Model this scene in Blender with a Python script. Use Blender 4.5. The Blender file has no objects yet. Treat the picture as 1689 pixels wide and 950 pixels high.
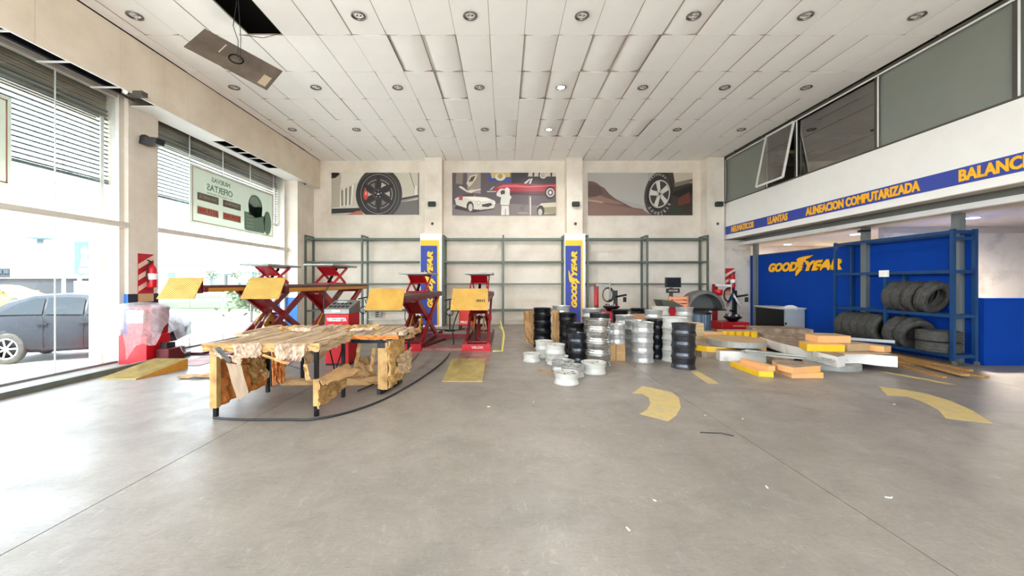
import bpy, bmesh, math, random
from mathutils import Vector, Matrix, noise
random.seed(7)
PI = math.pi
sc = bpy.context.scene
COL = sc.collection
# ---------------------------------------------------------------- camera, world, light, exposure
cam_d = bpy.data.cameras.new('camera'); cam = bpy.data.objects.new('camera', cam_d); COL.objects.link(cam)
cam.location = (0, 0, 1.5); cam.rotation_euler = (PI/2, 0, 0)
cam_d.sensor_width = 36; cam_d.lens = 655/1689*36
cam_d.shift_x = 12.5/1689; cam_d.shift_y = -9/1689
cam_d.clip_start = 0.05; cam_d.clip_end = 600
sc.camera = cam
sc.view_settings.view_transform = 'Standard'; sc.view_settings.look = 'None'
sc.view_settings.gamma = 1; sc.view_settings.use_curve_mapping = False
sc.view_settings.exposure = 1.70
w = bpy.data.worlds.new('world'); sc.world = w; w.use_nodes = True
nt = w.node_tree; nt.nodes.clear()
def N(nt, t, **k):
    n = nt.nodes.new(t)
    for a, b in k.items():
        if a in n.inputs: n.inputs[a].default_value = b
        else: setattr(n, a, b)
    return n
tc = N(nt, 'ShaderNodeTexCoord'); mp = N(nt, 'ShaderNodeMapping'); mp.inputs['Scale'].default_value = (1, 1, 3.2)
nz = N(nt, 'ShaderNodeTexNoise', Scale=2.3, Detail=6.0, Roughness=0.55)
rp = N(nt, 'ShaderNodeValToRGB'); rp.color_ramp.elements[0].position = 0.40; rp.color_ramp.elements[1].position = 0.60
rp.color_ramp.elements[0].color = (0.60, 0.76, 0.97, 1); rp.color_ramp.elements[1].color = (1.0, 1.0, 1.0, 1)
bg = N(nt, 'ShaderNodeBackground', Strength=3.6); ow = N(nt, 'ShaderNodeOutputWorld')
for a, b in ((tc.outputs['Generated'], mp.inputs['Vector']), (mp.outputs['Vector'], nz.inputs['Vector']), (nz.outputs['Fac'], rp.inputs['Fac']), (rp.outputs['Color'], bg.inputs['Color']), (bg.outputs[0], ow.inputs[0])):
    nt.links.new(a, b)
sun_d = bpy.data.lights.new('sun', 'SUN'); sun_d.energy = 8.0; sun_d.angle = math.radians(8); sun_d.color = (1, 0.96, 0.9)
sun = bpy.data.objects.new('sun', sun_d); COL.objects.link(sun); sun.rotation_euler = Vector((-.10, .42, -1)).to_track_quat('-Z', 'Y').to_euler()
sc.cycles.max_bounces = 14; sc.cycles.diffuse_bounces = 7; sc.cycles.transparent_max_bounces = 24; sc.cycles.glossy_bounces = 4
sc.cycles.sample_clamp_indirect = 12
sc.cycles.use_denoising = True
sc.cycles.caustics_reflective = False; sc.cycles.caustics_refractive = False

# ---------------------------------------------------------------- helpers
def lin(c):
    if isinstance(c, str):
        c = tuple(int(c[i:i+2], 16)/255 for i in (0, 2, 4))
    return tuple((x/12.92 if x <= .04045 else ((x+.055)/1.055)**2.4) for x in c[:3]) + (1,)
def mat(name, col, rough=.6, metal=0, var=.0, scale=6, bump=0, bscale=40, col2=None, thr=(.35, .7), stretch=None, coat=0, emit=None, es=0, spec=.5, trans=0):
    m = bpy.data.materials.new(name); m.use_nodes = True; nt = m.node_tree; b = nt.nodes['Principled BSDF']
    c = lin(col); b.inputs['Base Color'].default_value = c; b.inputs['Roughness'].default_value = rough; b.inputs['Metallic'].default_value = metal
    b.inputs['Specular IOR Level'].default_value = spec
    if coat: b.inputs['Coat Weight'].default_value = coat
    if emit: b.inputs['Emission Color'].default_value = lin(emit); b.inputs['Emission Strength'].default_value = es
    if var or col2 or bump:
        tc = N(nt, 'ShaderNodeTexCoord'); mp = N(nt, 'ShaderNodeMapping')
        if stretch: mp.inputs['Scale'].default_value = stretch
        nt.links.new(tc.outputs['Object'], mp.inputs['Vector'])
    if var or col2:
        nz = N(nt, 'ShaderNodeTexNoise', Scale=scale, Detail=7.0, Roughness=.6)
        rp = N(nt, 'ShaderNodeValToRGB'); rp.color_ramp.elements[0].position = thr[0]; rp.color_ramp.elements[1].position = thr[1]
        c2 = lin(col2) if col2 else tuple(x*(1-var) for x in c[:3]) + (1,)
        rp.color_ramp.elements[0].color = c2; rp.color_ramp.elements[1].color = c
        nt.links.new(mp.outputs[0], nz.inputs['Vector']); nt.links.new(nz.outputs['Fac'], rp.inputs['Fac']); nt.links.new(rp.outputs[0], b.inputs['Base Color'])
    if bump:
        n2 = N(nt, 'ShaderNodeTexNoise', Scale=bscale, Detail=4.0); bp = N(nt, 'ShaderNodeBump', Strength=bump, Distance=.01)
        nt.links.new(mp.outputs[0], n2.inputs['Vector']); nt.links.new(n2.outputs['Fac'], bp.inputs['Height']); nt.links.new(bp.outputs[0], b.inputs['Normal'])
    return m
def glassmat(name, tint, refl=.9, base=.03):
    m = bpy.data.materials.new(name); m.use_nodes = True; nt = m.node_tree; nt.nodes.clear()
    o = N(nt, 'ShaderNodeOutputMaterial'); mx = N(nt, 'ShaderNodeMixShader'); t = N(nt, 'ShaderNodeBsdfTransparent', Color=lin(tint)); g = N(nt, 'ShaderNodeBsdfGlossy', Roughness=.01)
    g.inputs['Color'].default_value = (refl, refl, refl, 1)
    f = N(nt, 'ShaderNodeLayerWeight', Blend=.5); pw = N(nt, 'ShaderNodeMath', operation='POWER'); pw.inputs[1].default_value = 4.5; ml = N(nt, 'ShaderNodeMath', operation='MULTIPLY_ADD'); ml.inputs[1].default_value = .75; ml.inputs[2].default_value = base
    nt.links.new(f.outputs['Facing'], pw.inputs[0]); nt.links.new(pw.outputs[0], ml.inputs[0]); nt.links.new(ml.outputs[0], mx.inputs[0]); nt.links.new(t.outputs[0], mx.inputs[1]); nt.links.new(g.outputs[0], mx.inputs[2]); nt.links.new(mx.outputs[0], o.inputs[0])
    return m
def translucent(name, col, alpha=.5, trl=.5, rough=.5, var=None):
    """thin film or printed sheet: part clear, part diffuse, part lit from behind"""
    m = bpy.data.materials.new(name); m.use_nodes = True; nt = m.node_tree; nt.nodes.clear(); c = lin(col)
    o = N(nt, 'ShaderNodeOutputMaterial'); d = N(nt, 'ShaderNodeBsdfDiffuse', Color=c); tr = N(nt, 'ShaderNodeBsdfTranslucent', Color=c)
    g = N(nt, 'ShaderNodeBsdfGlossy', Roughness=rough); t = N(nt, 'ShaderNodeBsdfTransparent')
    m1 = N(nt, 'ShaderNodeMixShader'); m1.inputs[0].default_value = trl; m2 = N(nt, 'ShaderNodeMixShader'); m2.inputs[0].default_value = .08; m3 = N(nt, 'ShaderNodeMixShader'); m3.inputs[0].default_value = alpha
    if var:
        tc = N(nt, 'ShaderNodeTexCoord'); nz = N(nt, 'ShaderNodeTexNoise', Scale=9.0, Detail=5.0, Distortion=1.5); mr = N(nt, 'ShaderNodeMapRange')
        mr.inputs[1].default_value = .35; mr.inputs[2].default_value = .7; mr.inputs[3].default_value = alpha-var; mr.inputs[4].default_value = alpha+var
        nt.links.new(tc.outputs['Object'], nz.inputs['Vector']); nt.links.new(nz.outputs['Fac'], mr.inputs[0]); nt.links.new(mr.outputs[0], m3.inputs[0])
    L = nt.links.new; L(d.outputs[0], m1.inputs[1]); L(tr.outputs[0], m1.inputs[2]); L(m1.outputs[0], m2.inputs[1]); L(g.outputs[0], m2.inputs[2]); L(t.outputs[0], m3.inputs[1]); L(m2.outputs[0], m3.inputs[2]); L(m3.outputs[0], o.inputs[0])
    return m

def wloc(o):
    v = Vector((0, 0, 0))
    while o is not None: v += o.location; o = o.parent
    return v
def tag(o, label=None, cat=None, group=None, kind=None):
    if label: o['label'] = label
    if cat: o['category'] = cat
    if group: o['group'] = group
    if kind: o['kind'] = kind
    return o
def thing(name, label, cat, loc=(0, 0, 0), group=None):
    o = bpy.data.objects.new(name, None); COL.objects.link(o); o.location = loc; o.empty_display_size = .1
    return tag(o, label, cat, group)
class MB:
    def __init__(s): s.v = []; s.f = []; s.m = []; s.sm = []; s.cur = 0; s.smooth = False
    def add(s, vs, fs, mi=None, sm=None):
        k = len(s.v); s.v += [tuple(v) for v in vs]
        for f in fs: s.f.append([i+k for i in f]); s.m.append(s.cur if mi is None else mi); s.sm.append(s.smooth if sm is None else sm)
        return s
    def box(s, x0, y0, z0, x1, y1, z1, mi=None):
        if x0 > x1: x0, x1 = x1, x0
        if y0 > y1: y0, y1 = y1, y0
        if z0 > z1: z0, z1 = z1, z0
        return s.add([(x0, y0, z0), (x1, y0, z0), (x1, y1, z0), (x0, y1, z0), (x0, y0, z1), (x1, y0, z1), (x1, y1, z1), (x0, y1, z1)],
                     [(0, 3, 2, 1), (4, 5, 6, 7), (0, 1, 5, 4), (1, 2, 6, 5), (2, 3, 7, 6), (3, 0, 4, 7)], mi, False)
    def cbox(s, c, h, M=None, mi=None):
        """box with half sizes h about c turned by matrix M"""
        vs = [Vector((sx*h[0], sy*h[1], sz*h[2])) for sz in (-1, 1) for sx, sy in ((-1, -1), (1, -1), (1, 1), (-1, 1))]
        if M is not None: vs = [M @ v for v in vs]
        c = Vector(c); vs = [v+c for v in vs]
        return s.add(vs, [(0, 3, 2, 1), (4, 5, 6, 7), (0, 1, 5, 4), (1, 2, 6, 5), (2, 3, 7, 6), (3, 0, 4, 7)], mi, False)
    def beam(s, a, b, w, h, up=(0, 0, 1), mi=None):
        """rectangular bar from a to b, w across, h along up"""
        a = Vector(a); b = Vector(b); d = b-a; L = d.length; d.normalize(); u = Vector(up); x = d.cross(u)
        if x.length < 1e-4: x = d.cross(Vector((1, 0, 0)))
        x.normalize(); u = x.cross(d); M = Matrix((x, d, u)).transposed()
        return s.cbox((a+b)/2, (w/2, L/2, h/2), M, mi)
    def tube(s, pts, r, n=8, mi=None, closed=False, cap=True):
        pts = [Vector(p) for p in pts]; rings = []; k0 = len(s.v); up = None
        for i, p in enumerate(pts):
            d = (pts[(i+1) % len(pts)]-pts[i-1]) if closed else (pts[min(i+1, len(pts)-1)]-pts[max(i-1, 0)])
            if d.length < 1e-9: d = Vector((0, 0, 1))
            d.normalize()
            if up is None: up = Vector((0, 0, 1)) if abs(d.z) < .9 else Vector((1, 0, 0))
            x = d.cross(up)
            if x.length < 1e-4: x = d.cross(Vector((0, 1, 0)))
            x.normalize(); up = x.cross(d); rr = r[i] if isinstance(r, (list, tuple)) else r
            rings.append([p+x*math.cos(2*PI*j/n)*rr+up*math.sin(2*PI*j/n)*rr for j in range(n)])
        vs = [v for R in rings for v in R]; fs = []; m = len(rings)
        for i in range(m if closed else m-1):
            for j in range(n):
                a = i*n+j; b = i*n+(j+1) % n; c = ((i+1) % m)*n+(j+1) % n; d = ((i+1) % m)*n+j; fs.append((a, b, c, d))
        s.add(vs, fs, mi, True)
        if cap and not closed: s.add(rings[0], [tuple(range(n))[::-1]], mi, False); s.add(rings[-1], [tuple(range(n))], mi, False)
        return s
    def cyl(s, a, b, r, n=16, mi=None, r2=None): return s.tube([a, b], [r, r if r2 is None else r2], n, mi)
    def lathe(s, prof, n=24, c=(0, 0, 0), axis='z', mi=None, a0=0, a1=2*PI, sm=True):
        full = abs(a1-a0-2*PI) < 1e-6; m = n if full else n+1; vs = []; c = Vector(c)
        for r, z in prof:
            for j in range(m):
                t = a0+(a1-a0)*j/n; x, y = r*math.cos(t), r*math.sin(t)
                vs.append(c+Vector({'z': (x, y, z), 'x': (z, x, y), 'y': (x, z, y)}[axis]))
        fs = []
        for i in range(len(prof)-1):
            for j in range(n):
                q = [i*m+j, i*m+(j+1) % m, (i+1)*m+(j+1) % m, (i+1)*m+j]
                if axis == 'y': q = q[::-1]
                fs.append(tuple(q))
        return s.add(vs, fs, mi, sm)
    def prism(s, poly, z0, z1, mi=None, side=None, P=None):
        """polygon (x, y) raised from z0 to z1; P maps (x, y, z) elsewhere"""
        ar = sum(poly[i-1][0]*poly[i][1]-poly[i][0]*poly[i-1][1] for i in range(len(poly)))
        if ar < 0: poly = poly[::-1]
        n = len(poly); P = P or (lambda x, y, z: (x, y, z))
        s.add([P(x, y, z0) for x, y in poly]+[P(x, y, z1) for x, y in poly], [tuple(range(n))[::-1], tuple(range(n, 2*n))], mi, False)
        k = len(s.v)-2*n
        for i in range(n):
            j = (i+1) % n; s.f.append([k+i, k+j, k+n+j, k+n+i]); s.m.append((s.cur if mi is None else mi) if side is None else side); s.sm.append(False)
        return s
    def build(s, name, mats, parent=None, label=None, bevel=0, solid=0):
        me = bpy.data.meshes.new(name); mats = mats if isinstance(mats, (list, tuple)) else [mats]
        off = wloc(parent) if parent is not None else Vector((0, 0, 0)); loc = Vector((0, 0, 0))
        if parent is None and s.v:
            xs, ys, zs = zip(*s.v); loc = Vector(((min(xs)+max(xs))/2, (min(ys)+max(ys))/2, min(zs))); off = loc
        me.from_pydata([tuple(Vector(v)-off) for v in s.v], [], s.f)
        for m in mats: me.materials.append(m)
        me.polygons.foreach_set('material_index', [min(i, len(mats)-1) for i in s.m]); me.polygons.foreach_set('use_smooth', s.sm); me.update()
        o = bpy.data.objects.new(name, me); COL.objects.link(o); o.location = loc; o.parent = parent
        if label: o['label'] = label
        if bevel:
            b = o.modifiers.new('bevel', 'BEVEL'); b.width = bevel; b.segments = 2; b.limit_method = 'ANGLE'
        if solid:
            b = o.modifiers.new('thickness', 'SOLIDIFY'); b.thickness = solid
        return o
def struct(name, mb, mats, parent=None, **k):
    o = mb.build(name, mats, parent, **k); o['kind'] = 'structure'; return o
def copy_tree(o, parent=None):
    c = o.copy(); COL.objects.link(c); c.parent = parent
    for ch in list(o.children): copy_tree(ch, c)
    return c
def B(*a, **k): return MB().box(*a, **k)
# measured from the photograph: point (px, py) at depth Y; floor or level point
def at(px, py, Y): return ((px-832)*Y/655, Y, 1.5-(py-466)*Y/655)
def lvl(px, py, z=0):
    Y = (1.5-z)*655/(py-466); return ((px-832)*Y/655, Y)
def text(mb, s, O, R, U, width, height, depth=.006, mi=None, shear=0, bold=0, space=1):
    """lettering as raised mesh: baseline start O, along R, up U"""
    cu = bpy.data.curves.new('t', 'FONT'); cu.body = s; cu.shear = shear; cu.offset = bold; cu.space_character = space; cu.resolution_u = 3
    ob = bpy.data.objects.new('t', cu); COL.objects.link(ob); bpy.context.view_layer.update()
    me = bpy.data.meshes.new_from_object(ob.evaluated_get(bpy.context.evaluated_depsgraph_get()))
    vs = [v.co.copy() for v in me.vertices]; fs = [tuple(p.vertices) for p in me.polygons]
    bpy.data.objects.remove(ob); bpy.data.meshes.remove(me); bpy.data.curves.remove(cu)
    if not vs: return
    x0 = min(v.x for v in vs); x1 = max(v.x for v in vs); y0 = min(v.y for v in vs); y1 = max(v.y for v in vs)
    O = Vector(O); R = Vector(R).normalized(); U = Vector(U).normalized(); Nn = R.cross(U)
    mp = lambda v, d: O+R*((v.x-x0)/(x1-x0)*width)+U*((v.y-y0)/(y1-y0)*height)+Nn*d
    mb.add([mp(v, depth) for v in vs], fs, mi, False)
    # sides from boundary edges
    cnt = {}
    for f in fs:
        for i in range(len(f)):
            e = (f[i], f[(i+1) % len(f)]); cnt[e] = cnt.get(e, 0)+1
    for (a, b) in cnt:
        if (b, a) not in cnt: mb.add([mp(vs[a], 0), mp(vs[b], 0), mp(vs[b], depth), mp(vs[a], depth)], [(0, 1, 2, 3)], mi, False)
FOOT = [(.0, .0), (.06, .10), (.02, .16), (.12, .30), (.20, .38), (.10, .46), (.03, .52), (.10, .60), (.02, .66), (.14, .76), (.06, .82), (.22, .92), (.5, .97), (.98, 1.0), (.80, .88), (.58, .80), (.62, .72), (.44, .66), (.48, .56), (.36, .52), (.42, .42), (.34, .33), (.40, .26), (.27, .16), (.16, .03), (.07, -.06)]
def brand(mb, O, R, U, width, h, depth, mi_y, mi_o):
    """GOOD + winged foot + YEAR, yellow with a dark outline"""
    O = Vector(O); R = Vector(R).normalized(); U = Vector(U).normalized(); Nn = R.cross(U)
    for k, (mi, d, bo) in enumerate(((mi_o, depth*.5, .10), (mi_y, depth, .065))):
        g = .006*h/.3 if k == 0 else 0
        text(mb, 'GOOD', O-U*g-R*g, R, U, width*.455+2*g, h+2*g, d, mi, .28, bo, .97)
        text(mb, 'YEAR', O+R*(width*.545-g)-U*g, R, U, width*.455+2*g, h+2*g, d, mi, .28, bo, .97)
    for k, (mi, d, gr) in enumerate(((mi_o, depth*.6, 1.10), (mi_y, depth*1.15, 1.0))):
        fw, fh = width*.25*gr, h*1.85*gr; o2 = O+R*(width*.42-(fw-width*.25)/2)+U*(-h*.36-(fh-h*1.85)/2)
        P = lambda x, y, z: o2+R*(x*fw)+U*(y*fh)+Nn*z
        mb.prism(FOOT, 0, d, mi, P=P)
def sheet(c, nu=14, nv=8, amp=.02, fr=6, seed=0, sx=1, ragged=0):
    """crumpled sheet between corners TL, TR, BR, BL"""
    c = [Vector(p) for p in c]; nrm = (c[1]-c[0]).cross(c[3]-c[0]).normalized(); mb = MB(); mb.smooth = False; vs = []
    for j in range(nv+1):
        for i in range(nu+1):
            u, v = i/nu, j/nv; 
            if ragged and j == nv: v += ragged*(noise.noise(Vector((i*1.7, seed, 3)))-.2)
            p = c[0]*(1-u)*(1-v)+c[1]*u*(1-v)+c[2]*u*v+c[3]*(1-u)*v
            vs.append(p+nrm*amp*noise.noise(Vector((u*fr*sx+seed, v*fr, seed*3.1)))*1.6)
    fs = [(j*(nu+1)+i, j*(nu+1)+i+1, (j+1)*(nu+1)+i+1, (j+1)*(nu+1)+i) for j in range(nv) for i in range(nu)]
    return mb.add(vs, fs)

# ---------------------------------------------------------------- materials
M = {}
M['wall'] = mat('wall_plaster', 'E8DFD1', .85, 0, 0, 1.4, .25, 30, col2='D6CAB8', thr=(.30, .62))
M['wall_dirty'] = mat('lower_wall_plaster', 'D9D0C2', .85, 0, 0, 1.6, .2, 25, col2='A8A094', thr=(.28, .52))
M['tile'] = mat('ceiling_tile', 'FCF9F5', .9, 0, .03, 2.0, .1, 60)
M['void'] = mat('dark_void', '0B0A0C', .95)
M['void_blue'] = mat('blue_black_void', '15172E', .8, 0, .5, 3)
M['beampanel'] = mat('beam_panel', 'E9DDCB', .85, 0, 0, 1.5, .12, 20, col2='D9CAB4', thr=(.25, .6))
M['white'] = mat('white_paint', 'F2F0EB', .5, 0, .04, 3)
M['offwhite'] = mat('offwhite_frame', 'D9D2C6', .45, 0, .08, 5)
M['alu'] = mat('white_aluminium', 'E8E6E2', .35, .0)
M['darkframe'] = mat('dark_grey_frame', '4B4843', .5)
M['rack'] = mat('grey_green_steel', '5E6A60', .5, .2, .15, 8)
M['black'] = mat('black_plastic', '141414', .4)
M['blacksteel'] = mat('black_steel', '1B1C1E', .35, .6, .3, 8)
M['chrome'] = mat('chrome', 'C8C8C8', .15, 1)
M['steel'] = mat('grey_steel', '9A9C98', .4, .7, .2, 6)
M['galv'] = mat('grey_top_plate', 'A9ABA3', .55, .3, .2, 6)
M['red'] = mat('machine_red', 'A8141C', .4, 0, .3, 5, col2='6E0E14')
M['redb'] = mat('bright_red', 'C81420', .35, 0, .1, 4)
M['dred'] = mat('worn_dark_red', '7A1A20', .5, .1, .4, 5, col2='4A1216')
M['pink'] = mat('worn_red_floor_plate', 'B08078', .6, 0, 0, 3, col2='8C4A48', thr=(.3, .6))
M['yellow'] = mat('sign_yellow', 'F8C41C', .45)
M['sgold'] = mat('letter_yellow', 'FCB81C', .45)
M['orange_br'] = mat('orange_bracket', 'C98A2E', .5, 0, .2, 8)
M['blue'] = mat('sign_blue', '3A4A9E', .5, spec=.3)
M['wblue'] = mat('wall_blue', '033C98', .7, 0, .08, 3, spec=.15)
M['rblue'] = mat('rack_blue', '164476', .4, .2, .2, 5)
M['dado'] = mat('dado_blue', '2A6FBE', .5)
M['outline'] = mat('letter_outline', '2A1830', .5)
M['rubber'] = mat('tyre_rubber', '302F2D', .8, 0, .25, 14, .3, 90, col2='4C4A45')
M['grub'] = mat('hood_grey', '6A6964', .6, 0, .1, 5)
M['paper'] = mat('brown_paper', 'C6AA84', .8, 0, 0, 9, .5, 50, col2='9C8262', thr=(.3, .65), stretch=(1, .25, 1))
M['paper2'] = mat('pale_crepe_paper', 'CFB9A2', .85, 0, 0, 30, .5, 60, col2='AA937C', thr=(.35, .6), stretch=(1, .15, .25))
M['card'] = mat('cardboard', 'B8905F', .8, 0, .15, 7, .2, 30)
M['cardor'] = mat('orange_wrapped_cardboard', 'D08540', .5, 0, 0, 5, .4, 22, col2='B4642A', thr=(.3, .6))
M['tape'] = mat('tan_tape_wrapping', 'C29C60', .35, 0, 0, 8, .4, 26, col2='946A34', thr=(.3, .6))
M['lamp_off'] = mat('unlit_reflector', '8A8680', .2, .8)
M['lamp_on'] = mat('lit_lamp', 'FFFFFF', .5, emit='FFF6E6', es=55)
M['lamp_soft'] = mat('lit_panel', 'FFFFFF', .5, emit='FFF8EC', es=14)
M['lowceil'] = mat('low_ceiling', 'BDB5A6', .85, 0, .08, 2)
M['mezz_in'] = mat('mezzanine_wall', '6B6A62', .8, 0, .2, 1)
M['frost'] = mat('frosted_glass', '7E827A', .35, 0, .05, 2, spec=.6)
M['glass'] = glassmat('clear_glass', 'F4F8F8')
M['dglass'] = glassmat('mezzanine_glass', 'B4B4A4', base=.30)
M['film'] = translucent('plastic_film', 'F6F6F8', .36, .8, .25, var=.07)
M['banner'] = translucent('banner_vinyl', 'D0D4C6', .93, .5, .5)
M['green_print'] = translucent('banner_green_print', '88A692', .96, .4, .5)
M['pgreen2'] = translucent('banner_pale_green_print', 'A9BEAC', .96, .4, .5)
M['brown_print'] = translucent('banner_brown_print', '8E7668', .97, .35, .5)
M['red_print'] = translucent('banner_red_print', 'D8503C', .97, .4, .5)
M['sal_print'] = translucent('banner_salmon_print', 'C8937E', .97, .4, .5)
M['slat'] = mat('shutter_slat', '7E8A8C', .45, .4)
M['shutbox'] = mat('shutter_housing', 'C9B9A4', .6, 0, .2, 2)
M['asphalt'] = mat('pavement', 'C9C6C0', .85, 0, .12, .6)
M['grass'] = mat('lawn', '2A4A12', .95, 0, .25, .5)
M['bld'] = mat('white_building', 'F0F0F0', .8)
M['bwall'] = mat('dark_boundary_wall', '2E3238', .85, 0, .3, .5)
M['leaf'] = mat('hedge_leaves', '47533A', .9, 0, .4, 2)
M['carpaint'] = mat('grey_car_paint', '24272E', .4, .1, spec=.3)
M['taxi'] = mat('yellow_car_paint', 'E8C22A', .35, 0, coat=.5)
M['carglass'] = mat('car_glass', '1E262C', .12, 0, spec=.4)
M['stripe'] = mat('floor_yellow', 'C8B070', .6, 0, 0, 7, col2='ACA08A', thr=(.30, .52))
M['wood'] = mat('plank_wood', 'B98C50', .7, 0, 0, 6, .2, 30, col2='8A6434', stretch=(1, 6, 1), thr=(.3, .65))
M['letter_top'] = mat('weathered_letter_back', 'A48E78', .8, 0, 0, 7, .3, 20, col2='6E5C4C', thr=(.3, .6))
M['letter_tan'] = mat('tan_letter_back', 'BFA078', .7, 0, .15, 4)
M['letter_white'] = mat('stained_white_side', 'E6E2DA', .5, 0, 0, 4, col2='9C9484', thr=(.25, .42))
M['letter_or'] = mat('peach_side', 'E8AE72', .5, 0, .1, 5)
M['letter_ye'] = mat('yellow_side', 'F2C01E', .45, 0, .15, 5)
M['letter_grey'] = mat('grey_frame', 'A8A8A0', .5, .2, .2, 6)
M['drum'] = mat('blue_grey_drum', '5A6E80', .4, .2, .1, 5)
M['hose'] = mat('black_hose', '232325', .5)
M['crate'] = mat('orange_crate', 'E08858', .5)
M['cabgrey'] = mat('cabinet_grey', 'A6AAAC', .5, 0, .05, 3)
M['tread'] = mat('yellow_tread', 'CC9E40', .55, .1, 0, 4, col2='B88A34')
def wave_bump(m, sc_, axis='DIAGONAL', st=.8):
    nt = m.node_tree; b = nt.nodes['Principled BSDF']; tc = N(nt, 'ShaderNodeTexCoord'); wv = N(nt, 'ShaderNodeTexWave', Scale=sc_, Distortion=0.0); wv.bands_direction = axis
    bp = N(nt, 'ShaderNodeBump', Strength=st, Distance=.008); nt.links.new(tc.outputs['Object'], wv.inputs['Vector']); nt.links.new(wv.outputs['Fac'], bp.inputs['Height']); nt.links.new(bp.outputs[0], b.inputs['Normal'])
wave_bump(M['tread'], 14)
M['ramp'] = mat('ribbed_yellow_ramp', 'BCA668', .6, .1, 0, 6, col2='9A8650')
def floor_mat():
    m = bpy.data.materials.new('polished_concrete'); m.use_nodes = True; nt = m.node_tree; b = nt.nodes['Principled BSDF']; L = nt.links.new
    tc = N(nt, 'ShaderNodeTexCoord')
    def nz(scale, det, st=None, dist=0):
        n = N(nt, 'ShaderNodeTexNoise', Scale=scale, Detail=det, Roughness=.62, Distortion=dist); mp = N(nt, 'ShaderNodeMapping')
        if st: mp.inputs['Scale'].default_value = st; mp.inputs['Rotation'].default_value = (0, 0, .5)
        L(tc.outputs['Object'], mp.inputs['Vector']); L(mp.outputs[0], n.inputs['Vector']); return n.outputs['Fac']
    def ramp(f, p0, p1, c0, c1):
        r = N(nt, 'ShaderNodeValToRGB'); e = r.color_ramp.elements; e[0].position = p0; e[1].position = p1; e[0].color = c0; e[1].color = c1; L(f, r.inputs['Fac']); return r.outputs[0]
    def mix(a, c, f, mode='MULTIPLY'):
        x = N(nt, 'ShaderNodeMix', data_type='RGBA', blend_type=mode); x.inputs[0].default_value = f; L(a, x.inputs[6]); L(c, x.inputs[7]); return x.outputs[2]
    g = lambda v: (v, v, v, 1)
    base = ramp(nz(.7, 8), .3, .7, lin('8D857D'), lin('9A9289'))
    c = mix(base, ramp(nz(2.6, 9, dist=.6), .32, .58, g(.80), g(1)), .9)
    c = mix(c, ramp(nz(9, 8, (1, 3.5, 1), 1.2), .28, .50, g(.80), g(1)), .6)
    c = mix(c, ramp(nz(1.8, 9, (3, 1, 1), 2.0), .60, .80, g(1), g(1.2)), .6)
    c = mix(c, ramp(nz(60, 3), .3, .7, g(.93), g(1.04)), .8)
    c = mix(c, ramp(nz(16, 10, (.6, 5, 1), 2.5), .30, .47, g(.66), g(1)), .8)
    c = mix(c, ramp(nz(5.5, 10, (2.2, .8, 1), 3.0), .56, .70, g(1), g(1.3)), .8)
    L(c, b.inputs['Base Color'])
    L(ramp(nz(2.2, 7, dist=.5), .3, .7, g(.30), g(.50)), b.inputs['Roughness'])
    bp = N(nt, 'ShaderNodeBump', Strength=.12, Distance=.01); L(nz(5, 6), bp.inputs['Height']); L(bp.outputs[0], b.inputs['Normal'])
    b.inputs['Specular IOR Level'].default_value = .35
    return m
M['floor'] = floor_mat()
# ================================================================ SETTING
ZC = 5.87; XG = -7.30; XP = -7.15; XB = -6.62; YW = 14.28; XM = 7.72
g = .004
fl = struct('floor', B(-7.4, -6, -.30, 15, 14.6, -.05), M['asphalt'])
for x0, x1 in ((-7.4, -2.77), (-2.77, 2.32), (2.32, 7.4), (7.4, 15)):
    B(x0+g, -6, -.05, x1-g, 14.6, 0).build('slab', M['floor'], fl)
# back wall with its three pillars
wb = struct('wall_back', B(-7.9, YW, 0, 15, YW+.3, 6.5), M['wall'])
def pillar(x0, x1):
    o = B(x0, 13.83, 0, x1, YW-.002, ZC-.002).build('pillar', M['wall'], wb)
for x0, x1 in ((-2.78, -2.18), (2.17, 2.72), (7.05, 7.66)): pillar(x0, x1)
# left wall : piers, beam, glazing
wl = struct('wall_left', B(-7.9, 7.55, 0, XP, 8.2, 6.4), M['wall'])
B(-7.9, 13.15, 0, -6.85, 14.27, ZC-.01).build('pier', M['wall'], wl)
B(-7.9, .6, 0, XP, 1.25, 6.4).build('pier', M['wall'], wl)
B(-7.9, -6, 0, XP, -5.2, 6.4).build('pier', M['wall'], wl)
B(XP-.004, 7.54, 0, XP+.006, 8.205, 1.28).build('dado_paint', mat('dado_blue_shaded', '1E2A38', .5), wl)  # room face of the same blue dado, its shade put into the colour
B(-7.22, 7.535, 0, XP+.006, 7.548, 1.28).build('dado_paint', M['dado'], wl)
B(-7.9, 13.135, 0, -6.845, 13.149, 1.0).build('dado_paint', M['dado'], wl)
tb = struct('trim_1', B(-6.72, -6, 4.9, XB-.012, YW-.02, ZC+.4), M['void'])
ys = [-6, -4, -2, 0, 2, 4.1, 5.6, 6.85, 7.45, 7.75, 8.3, 10.8, 14.26]
for a, b in zip(ys, ys[1:]): B(XB-.012, a+g*.7, 4.87, XB, b-g*.7, ZC-.004).build('panel', M['beampanel'], tb)
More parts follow.
